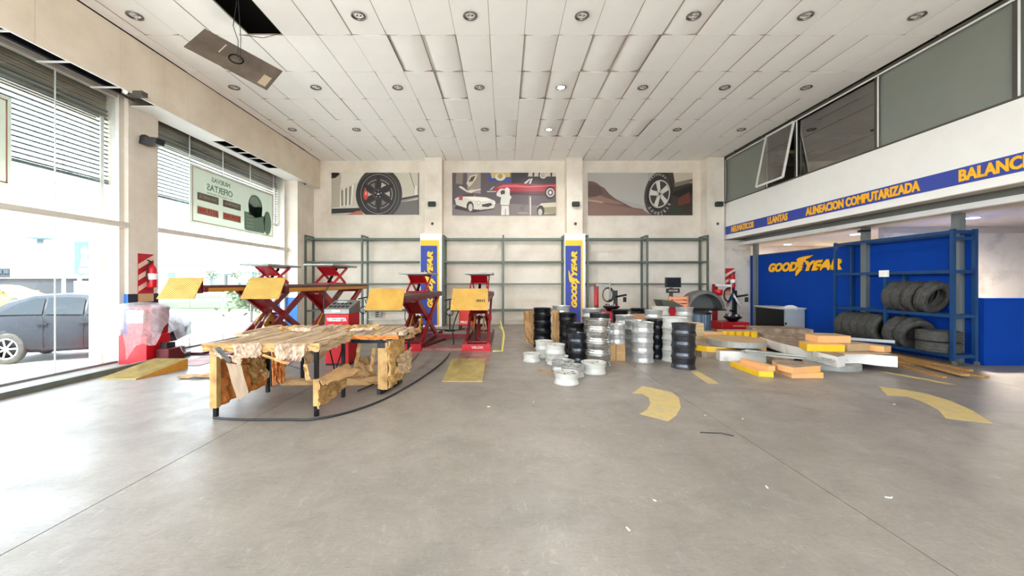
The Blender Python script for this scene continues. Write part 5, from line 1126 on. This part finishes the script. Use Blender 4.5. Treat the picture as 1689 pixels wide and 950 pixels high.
# ================================================================ WRAPPED BENCHES
def leg(t, x, y, h, m=None, s=.02): return B(x-s, y-s, 0, x+s, y+s, h).build('leg', m or M['blacksteel'], t)
def slat_row(t, x0, x1, y0, y1, z, n, seed):
    for i in range(n):
        a = x0+(x1-x0)*i/n; w_ = (x1-x0)/n; mb = MB(); vs = []; m_ = 12; hh = .035
        dz = random.uniform(-.012, .014)
        for j in range(m_+1):
            y = y0+(y1-y0)*j/m_+random.uniform(-.02, .02); q = lambda u, s_: noise.noise(Vector((a*7+u, y*3.1, seed+s_)))*.018
            vs += [(a+.004+q(0, 0), y, z+dz-.012), (a+.012+q(0, 0), y, z+hh+dz+q(0, 1)), (a+w_*.5, y, z+hh+.014+dz+q(1, 2)), (a+w_-.012+q(2, 0), y, z+hh+dz+q(2, 1)), (a+w_-.004+q(2, 0), y, z+dz-.012)]
        k = 5; fs = [(j*k+i_, j*k+i_+1, (j+1)*k+i_+1, (j+1)*k+i_) for j in range(m_) for i_ in range(k-1)]+[(j*k+4, j*k, (j+1)*k, (j+1)*k+4) for j in range(m_)]+[(0, 1, 2, 3, 4)[::-1], tuple(m_*k+q_ for q_ in range(5))]
        mb.add(vs, fs, 0, False); mb.build('wrapped_slat', M['paper'] if (i*7+seed) % 3 else M['paper2'], t)
t1 = thing('wrapped_bench', 'front long bench frame wrapped in torn brown paper', 'bench', (-2.7, 5.0, 0))
Z = .775
X0, X1, Y0, Y1 = -3.28, -2.08, 4.43, 5.47
for x, y in ((X0+.04, Y0+.03), (X1-.03, Y0+.03), (X0+.04, Y1-.03), (X1-.03, 5.2)): leg(t1, x, y, Z)
mb = MB(); mb.beam((X0, Y0+.03, Z-.03), (X1, Y0+.03, Z-.03), .03, .04); mb.beam((X0, Y1-.03, Z-.03), (X1, Y1-.03, Z-.03), .03, .04); mb.beam((X0+.03, Y0, Z-.03), (X0+.03, Y1, Z-.03), .03, .04); mb.beam((X1-.03, Y0, Z-.03), (X1-.03, Y1, Z-.03), .03, .04); mb.build('top_frame', M['blacksteel'], t1)
slat_row(t1, X0-.03, X1+.02, Y0-.03, Y1+.06, Z, 11, 3)
mb = MB(); c_ = (X1-.03, (Y0+5.2)/2, .35); mb.cyl((X1-.03, Y0+.35, Z-.05), (X1-.03, 4.95, .38), .008, 8); mb.cyl((X1-.03, 5.25, Z-.05), (X1-.03, 4.95, .38), .008, 8); mb.build('brace', M['blacksteel'], t1)
# edge wrapping
sheet([(X0-.06, Y0-.045, Z+.055), (X1+.04, Y0-.045, Z+.055), (X1+.04, Y0-.05, Z-.04), (X0-.05, Y0-.05, Z-.04)], 30, 4, .02, 14, 1, ragged=.2).build('edge_wrap', M['tape'], t1, solid=.004)
sheet([(X1+.045, Y0-.05, Z+.055), (X1+.03, Y1, Z+.06), (X1+.035, Y1, Z-.05), (X1+.05, Y0-.05, Z-.06)], 22, 4, .02, 9, 2, ragged=.3).build('edge_wrap', M['paper'], t1, solid=.004)
y_ = Y0-.06
def fq(pts, Y): return [at(px, py, Y) for px, py in pts]
sheet(fq([(383, 568), (431, 565), (430, 592), (388, 590)], y_-.02), 20, 6, .03, 26, 5, sx=2, ragged=.15).build('hanging_flap', M['paper2'], t1, solid=.003)
sheet(fq([(452, 567), (505, 566), (497, 596), (454, 593)], y_-.02), 20, 6, .03, 26, 6, sx=2, ragged=.2).build('hanging_flap', M['paper2'], t1, solid=.003)
sheet(fq([(505, 566), (545, 556), (530, 588), (500, 602)], y_-.03)[:1]+[at(556, 556, 5.0), at(530, 592, 4.9), at(500, 602, 4.36)], 14, 8, .03, 7, 7).build('hanging_flap', M['paper'], t1, solid=.003)
sheet(fq([(500, 602), (506, 600), (512, 626), (505, 628)], y_-.02), 3, 8, .02, 6, 9).build('hanging_strip', M['yellow' if 0 else 'tape'], t1, solid=.003)
sheet([at(431, 587, 4.36), at(434, 584, 4.36), at(478, 598, 4.34), at(474, 602, 4.34)], 3, 8, .02, 6, 9).build('hanging_strip', M['tape'], t1, solid=.003)
sheet(fq([(353, 574), (362, 572), (382, 594), (378, 600)], y_-.02), 3, 8, .01, 6, 9).build('hanging_strip', M['darkframe'], t1, solid=.004)
sheet(fq([(375, 585), (400, 590), (396, 602), (388, 598)], y_-.01), 6, 6, .03, 9, 13).build('hanging_strip', M['paper2'], t1, solid=.003)
sheet(fq([(352, 573), (370, 573), (366, 592), (353, 585)], y_), 6, 6, .03, 9, 12).build('hanging_flap', M['paper2'], t1, solid=.003)
# left wrapped side panel (X = X0), right low panel (X = X1)
P = lambda y, z, x=X0: (x, y, z)
sheet([(X0+.01, Y0+.0, .62), (X0+.01, Y1, .66), (X0+.01, Y1, .10), (X0+.01, Y0+.0, .10)], 24, 14, .035, 8, 21).build('side_panel', M['cardor'], t1, solid=.02, label='orange wrapped side panel')
sheet([(X0+.035, Y0+.25, .66), (X0+.035, Y1-.02, .70), (X0+.035, Y1-.05, .17), (X0+.035, Y0+.75, .15)], 18, 14, .04, 9, 25, ragged=.12).build('side_wrap', M['tape'], t1, solid=.004)
B(X0+.0, Y0-.01, .10, X0+.075, Y0+.06, .74).build('post_wrap', M['tape'], t1)
sheet([at(373, 598, 4.36), at(398, 602, 4.38), at(410, 648, 4.40), at(392, 662, 4.34)], 8, 12, .008, 3, 31, ragged=.05).build('torn_board', mat('grey_brown_card', 'A8927A', .8, 0, .1, 6), t1, solid=.006, label='loose grey-brown cardboard strip hanging at the left')
sheet([(X1-.01, Y0-.0, .42), (X1-.01, 5.2, .44), (X1-.01, 5.2, .13), (X1-.01, Y0, .08)], 18, 10, .03, 8, 41, ragged=.08).build('side_panel', M['tape'], t1, solid=.018)
B(X1-.055, Y0+.0, .12, X1-.0, Y0+.055, .42).build('post_wrap', M['tape'], t1)
sheet([at(518, 625, 4.36), at(571, 601, 5.1), at(592, 612, 4.95), at(540, 637, 4.25)], 14, 8, .03, 3, 43, ragged=.06).build('torn_board', M['card'], t1, solid=.006, label='loose cardboard sheet on the low right panel')
t2 = thing('wrapped_bench', 'rear wide bench frame wrapped in brown paper, behind the front one', 'bench', (-2.6, 6.0, 0))
Z2 = .74; U0, U1, V0, V1 = -3.78, -1.52, 5.55, 6.6
for x, y in ((U0+.05, V0+.03), (U0+.05, V1-.04), (-3.0, 5.9), (U1-.06, V1-.04), (-1.66, 5.36), (-1.60, 5.96)): leg(t2, x, y, Z2)
mb = MB(); mb.beam((U0, V0+.03, Z2-.03), (U1, V0+.03, Z2-.03), .03, .04); mb.beam((U0, V1-.03, Z2-.03), (U1, V1-.03, Z2-.03), .03, .04); mb.beam((U0+.03, V0, Z2-.03), (U0+.03, V1, Z2-.03), .03, .04); mb.beam((U1-.03, V0, Z2-.03), (U1-.03, V1, Z2-.03), .03, .04)
mb.beam((-2.05, 5.34, Z2-.035), (-1.62, 5.34, Z2-.035), .05, .035); mb.build('top_frame', M['blacksteel'], t2)
slat_row(t2, U0, X1+.03, V0, V1, Z2+.01, 14, 8)
slat_row(t2, -2.05, -1.60, 5.34, 6.55, Z2-.005, 4, 12); slat_row(t2, -1.60, -1.42, 5.60, 6.3, Z2+.01, 2, 14)
sheet([(-1.36, 5.62, Z2+.07), (-1.30, 6.25, Z2+.08), (-1.33, 6.25, Z2-.03), (-1.38, 5.62, Z2-.05)], 12, 5, .05, 9, 52, ragged=.3).build('edge_wrap', M['card'], t2, solid=.004)
sheet([(-2.05, 5.31, Z2+.05), (-1.42, 5.33, Z2+.05), (-1.42, 5.32, Z2-.0), (-2.05, 5.31, Z2-.0)], 14, 3, .02, 12, 53).build('edge_wrap', M['cardor'], t2, solid=.004)
# right leg panel: wrapped box column from (-1.69,5.34) to (-1.6,5.95)
mb = MB(); mb.box(-1.70, 5.33, .06, -1.57, 5.42, .69, 0); mb.build('front_post', M['tape'], t2)
sheet([(-1.565, 5.33, .70), (-1.52, 5.95, .72), (-1.52, 5.98, .10), (-1.565, 5.33, .08)], 16, 12, .045, 9, 61).build('side_panel', M['tape'], t2, solid=.03)
sheet([(-1.50, 5.55, .45), (-1.42, 6.05, .52), (-1.42, 6.05, .12), (-1.50, 5.55, .22)], 10, 8, .04, 8, 62, ragged=.1).build('side_wrap', M['paper'], t2, solid=.004)
mb = MB(); mb.box(-1.71, 5.32, 0, -1.66, 5.38, .07); mb.beam((-1.66, 5.34, .02), (-1.55, 5.98, .02), .03, .04); mb.box(-1.705, 5.325, .62, -1.60, 5.40, .70); mb.build('foot_frame', M['black'], t2)
sheet([at(466, 624, 5.85), at(640, 622, 5.85), at(640, 636, 5.85), at(466, 635, 5.85)], 24, 3, .03, 10, 71).build('low_stretcher', M['card'], t2, solid=.05)
sheet([at(447, 573, 5.7), at(470, 575, 5.8), at(470, 628, 5.8), at(449, 636, 5.7)], 8, 10, .05, 7, 72).build('side_panel', M['cardor'], t2, solid=.02)
B(-3.43, 5.72, 0, -3.36, 5.80, .62).build('leg', M['black'], t2)
sheet([at(586, 590, 6.1), at(612, 588, 6.1), at(625, 630, 5.9), at(575, 628, 5.9)], 12, 8, .05, 6, 73, ragged=.1).build('wrap_heap', M['card'], t2, solid=.004)
for i, (pa, pb) in enumerate((((593, 566), (589, 600)), ((617, 574), (613, 612)))): sheet([at(pa[0]-3, pa[1], 5.6), at(pa[0]+3, pa[1], 5.6), at(pb[0]+2, pb[1], 5.6), at(pb[0]-4, pb[1], 5.6)], 2, 7, .02, 6, 80+i).build('hanging_strip', M['tape'], t2, solid=.003)
for i in range(7):  # crumpled loose paper on top
    x = random.uniform(-3.3, -1.9); y = random.uniform(5.35, 6.1); a_ = random.uniform(-.4, .4); w_ = random.uniform(.15, .35)
    sheet([(x, y, Z+.08), (x+w_, y+.12+a_*.3, Z+.09), (x+w_, y+.05+a_*.3, Z+.06), (x, y-.06, Z+.06)], 8, 4, .05, 8, 90+i).build('loose_paper', M['paper2'] if i % 2 else M['tape'], t2, solid=.003)
x, y = lvl(335, 622); tag(sheet([(x-.35, y+.05, .02), (x+.15, y+.15, .03), (x+.2, y-.1, .02), (x-.3, y-.15, .02)], 6, 4, .03, 5, 99).build('cardboard_scrap', M['card'], solid=.004), 'loose cardboard scrap on the floor left of the wrapped benches', 'cardboard')
# ================================================================ OUTSIDE
GZ = -.10
gd = struct('ground_outside', B(-140, -60, GZ-.3, -7.41, 160, GZ), M['asphalt'])
for y0, y1 in ((24, 33), (41, 53)): tag(B(-27.5 if y0 == 24 else -75, y0, GZ, -7.8, y1, GZ+.06).build('lawn_strip', M['grass']), ('nearer' if y0 == 24 else 'farther') + ' green lawn strip across the street', 'grass', kind='stuff')
for y in (36, 38): tag(B(-34, y, GZ, -7.8, y+.15, GZ+.12).build('road_kerb', M['rack']), ('nearer' if y == 36 else 'farther') + ' grey kerb line between the lawn strips', 'kerb')
gd2 = struct('ground_behind', B(-140, -60, GZ-.3, 60, -6.35, GZ), M['asphalt'])
def at3(px, py, Y): return at(px, py, Y)
# street wall, white building, billboard
x0 = at(-250, 0, 27)[0]; x1 = at(148, 0, 27)[0]
t = thing('boundary_wall', 'dark grey boundary wall beyond the parked car', 'wall', ((x0+x1)/2, 27, GZ)); B(x0, 27, GZ, x1, 27.3, 1.75).build('wall_body', M['bwall'], t); B(x0, 26.9, 1.75, x1, 27.4, 1.85).build('coping', M['darkframe'], t)
x1 = at(70, 0, 31)[0]; t = thing('white_building', 'low white building with flat roof beyond the boundary wall', 'building', ((x0+x1)/2, 33, GZ))
B(x0-4, 31, GZ, x1, 39, 4.35).build('wall', M['bld'], t); B(x0-4.2, 30.8, 4.35, x1-.4, 39.2, 4.55).build('roof_edge', M['slat'], t)
x, _, z = at(17, 400, 31); mb = MB(); mb.lathe([(.0, .9), (.9, .8), (.9, .6), (.2, .5), (.2, 0)], 12, (x, 33, 4.55)); mb.build('roof_tank', M['slat'], t)
x, _, z = at(6, 450, 31); f = B(x-.9, 30.95, 1.9, x+.5, 31.0, 2.6).build('window', M['bwall'], t); [B(x-.9+k*.5, 30.9, 2.2, x-.5+k*.5, 30.94, 2.5).build('pane', M['carglass'], f) for k in range(3)]
x0 = at(122, 0, 25)[0]; x1 = at(160, 0, 25)[0]
t = thing('billboard', 'blue advertising board with a pale figure beside the boundary wall', 'billboard', ((x0+x1)/2, 25, GZ)); B(x0, 25, 2.0, x1, 25.15, 4.1).build('panel', mat('billboard_blue', '35648E', .6), t); B(x0+.2, 25, GZ, x0+.35, 25.15, 2).build('post', M['slat'], t); B(x1-.35, 25, GZ, x1-.2, 25.15, 2).build('post', M['slat'], t)
mb = MB(); mb.prism([(x0+.35, 2.5), (x0+.5, 3.1), (x0+.45, 3.6), (x0+.7, 3.8), (x0+.95, 3.5), (x0+.85, 3.0), (x0+1.15, 2.7), (x0+.9, 2.5)], 0, .02, P=lambda a_, b_, c_: (a_, 24.98+c_*.5, b_)); mb.box(x0+.3, 24.98, 2.1, x1-.1, 24.99, 2.4); mb.build('pale_print', mat('pale_blue_print', '7FA2B8', .6), t)
B(x0+.1, 24.9, .6, x1, 25.0, 1.6).build('lower_board', mat('pale_board', '6C7878', .6), t)
poles = [(105, 18, 7.5, 'street pole in front of the white building'), (367, 22, 9, 'thin street pole seen through the farther window'), (118, 30, 6.5, 'far antenna pole behind the billboard'), (327, 48, 8, 'distant pole beside the canopy'), (425, 60, 7, 'distant pole beyond the lawn')]
for px, Y, h, lab in poles:
    x = at(px, 0, Y)[0]; t = thing('street_pole', lab, 'pole', (x, Y, GZ)); mb = MB(); mb.cyl((x, Y, GZ), (x, Y, h), .07, 8, r2=.05); mb.build('mast', M['slat'], t)
    if px in (105, 118): mb = MB(); [mb.cyl((x-.5, Y, h-1-.5*k), (x+.5, Y, h-1-.5*k), .03, 6) for k in range(3)]; mb.build('crossarm', M['slat'], t)
    else: mb = MB(); mb.cyl((x, Y, h), (x+1.2, Y, h+.2), .04, 6); mb.build('lamp_arm', M['slat'], t)
x0, _, z0 = at(240, 443, 55); x1, _, z1 = at(340, 436, 55)
t = thing('filling_station_canopy', 'pale flat canopy with blue edge across the lawn', 'canopy', ((x0+x1)/2, 55, GZ)); B(x0, 55, z0, x1, 63, z1).build('canopy_roof', M['bld'], t); B(x0, 54.9, z1-.15, x1+.5, 55, z1).build('edge_band', mat('edge_blue', '3E5468', .6), t)
for px in (270, 292, 320): x = at(px, 0, 57)[0]; B(x-.2, 57, GZ, x+.2, 57.4, z0).build('column', M['bld'], t)
rb = random.Random(5)
for k in range(9):
    px = 262+k*24; Y = 95+rb.uniform(-8, 8); x, _, _ = at(px, 0, Y); wd = rb.uniform(2.0, 2.8); h = rb.uniform(2.8, 4.2)
    cN = ['pale blue', 'grey', 'white'][k % 3]; t = thing('distant_building', '%s low building far beyond the lawn, %s from the left' % (cN, ordn[k]), 'building', (x, Y, GZ), 'far low buildings beyond the lawn')
    B(x-wd/2, Y, GZ, x+wd/2, Y+5, h).build('wall', mat('far_wall_%d' % k, ['56728A', '5E6262', '8E8E8C'][k % 3], .8), t); B(x-wd/2-.2, Y-.1, h, x+wd/2+.2, Y+5.1, h+.25).build('roof', M['slat'], t)
def tree(x, y, h, r, lab, seed, n=260):
    t = thing('tree', lab, 'tree', (x, y, GZ)); rr = random.Random(seed); mb = MB(); mb.cyl((x, y, GZ), (x+.1, y, h*.6), r*.08, 8, r2=r*.04); mb.build('trunk', M['darkframe'], t)
    mb = MB()
    for k in range(n):
        v = Vector((rr.gauss(0, .45), rr.gauss(0, .45), rr.gauss(0, .4)))*r+Vector((x, y, h*.68)); s = r*.11; M3 = Matrix.Rotation(rr.random()*6, 3, (rr.random(), rr.random(), rr.random()+.1)); mb.cbox(v, (s, s*.6, s*.08), M3)
    o = mb.build('foliage', M['leaf'], t); o['kind'] = 'stuff'
x = at(414, 0, 16)[0]; tree(x, 16, 1.3, .75, 'small pale shrub-like tree on the pavement outside the farther window', 3)
for k in range(4): px = 350+k*38; x = at(px, 0, 85)[0]; tree(x, 85, 5.0, 1.35, 'hazy tree on the horizon, %s from the left beyond the lawn' % ordn[k], 10+k, 120)
# car, side view, heading along +x locally
def car(lab, paint, nm='car'):
    t = thing(nm, lab, 'car')
    # stations: x, half width, z sill, z belt, z roof, half roof width
    st = [(-.92, .62, .42, .78, .80, .5), (-.85, .76, .30, .92, .95, .6), (-.55, .84, .24, .98, 1.05, .62), (-.15, .88, .22, 1.00, 1.30, .62), (.35, .90, .20, .98, 1.44, .60), (1.0, .90, .20, .96, 1.47, .60), (1.6, .90, .20, .95, 1.42, .60), (2.1, .89, .20, .94, 1.22, .62), (2.55, .88, .22, .92, 1.0, .64), (3.0, .86, .24, .84, .90, .6), (3.4, .80, .28, .74, .78, .5), (3.56, .66, .36, .62, .64, .4)]
    mb = MB(); mb.smooth = True; vs = []; k = 12
    for x, w_, zs, zb, zr, wr in st:
        vs += [(x, -w_*.8, zs), (x, -w_, zs+.12), (x, -w_*1.01, (zs+zb)/2+.05), (x, -w_*.95, zb), (x, -wr-.02, zr-.05 if zr-zb > .1 else zb+.01), (x, -wr*.7, zr), (x, wr*.7, zr), (x, wr+.02, zr-.05 if zr-zb > .1 else zb+.01), (x, w_*.95, zb), (x, w_*1.01, (zs+zb)/2+.05), (x, w_, zs+.12), (x, w_*.8, zs)]
    n = len(st); fs = [(i*k+j, (i+1)*k+j, (i+1)*k+(j+1) % k, i*k+(j+1) % k) for i in range(n-1) for j in range(k)]+[tuple(range(k)), tuple((n-1)*k+j for j in range(k))[::-1]]
    mb.add(vs, fs); mb.build('body', paint, t)
    for s in (-1, 1):
        for nm_, pl in (('side_window', [(-.22, 1.03), (.1, 1.24), (.42, 1.36), (.62, 1.37), (.62, 1.02)]), ('side_window', [(.68, 1.02), (.68, 1.37), (1.05, 1.38), (1.42, 1.36), (1.42, 1.0)]), ('side_window', [(1.48, 1.0), (1.48, 1.35), (1.75, 1.25), (2.1, 1.08), (2.2, .99)])):
            def P(a_, b_, c_, s=s): y = .87-(b_-.98)/.46*.235; return (a_, s*(y+c_), b_)
            mb = MB(); mb.prism(pl, .0, .012, P=P); mb.build(nm_, M['carglass'], t)
        B(.55, s*.90, .80, .75, s*.93, .83).build('door_handle', paint, t); B(1.35, s*.90, .80, 1.55, s*.93, .83).build('door_handle', paint, t)
        mb = MB(); mb.box(.655, s*.905, .25, .665, s*.915, .98); mb.box(1.44, s*.905, .25, 1.45, s*.915, .98); mb.build('door_gap', M['black'], t)
        mb = MB(); mb.cbox((2.0, s*1.0, 1.05), (.06, .09, .06)); mb.build('mirror', paint, t)
        for x in (0, 2.65):
            mb = MB(); mb.lathe([(.20, -.1), (.24, -.115), (.30, -.1), (.325, -.08), (.325, .08), (.30, .1), (.24, .115), (.20, .1)], 28, (x, s*.82, .325), 'y'); wo = mb.build('tyre', M['rubber'], t)
            mb = MB(); mb.lathe([(.0, .02), (.19, .03), (.215, .06)], 24, (x, s*.86, .325), 'y', mi=1)
            for q in range(7): a_ = q*2*PI/7; mb.beam((x, s*.925, .325), (x+.19*math.cos(a_), s*.93, .325+.19*math.sin(a_)), .035, .02, up=(0, 1, 0))
            mb.lathe([(.19, s*.06), (.215, s*.075), (.225, s*.06)], 28, (x, s*.86, .325), 'y'); mb.build('alloy', [M['chrome'], M['black']], wo)
            mb = MB(); mb.lathe([(.33, -.01), (.385, .0), (.395, .012)], 24, (x, s*.885, .325), 'y', a0=0, a1=PI); mb.build('arch', M['black'], t)
    mb = MB(); mb.box(-.95, -.7, .72, -.88, -.45, .86); mb.box(-.95, .45, .72, -.88, .7, .86); mb.build('tail_lamp', M['redb'], t)
    mb = MB(); mb.box(3.45, -.7, .55, 3.5, -.4, .66); mb.box(3.45, .4, .55, 3.5, .7, .66); mb.build('headlamp', M['white'], t)
    return t
c1 = car('dark grey sedan parked outside the nearer street window', M['carpaint']); c1.location = (-10.05, 8.40, GZ); c1.rotation_euler = (0, 0, math.radians(28)); c1.scale = (.75, .84, .94)
c2 = car('yellow taxi passing behind the grey sedan', M['taxi']); c2.location = (-31, 23.5, GZ); c2.rotation_euler = (0, 0, .1)
for p_ in [o for o in bpy.data.objects if o.parent is None and o.get('label') in ('rim', 'tyre')]: print('UNPLACED', p_.name)
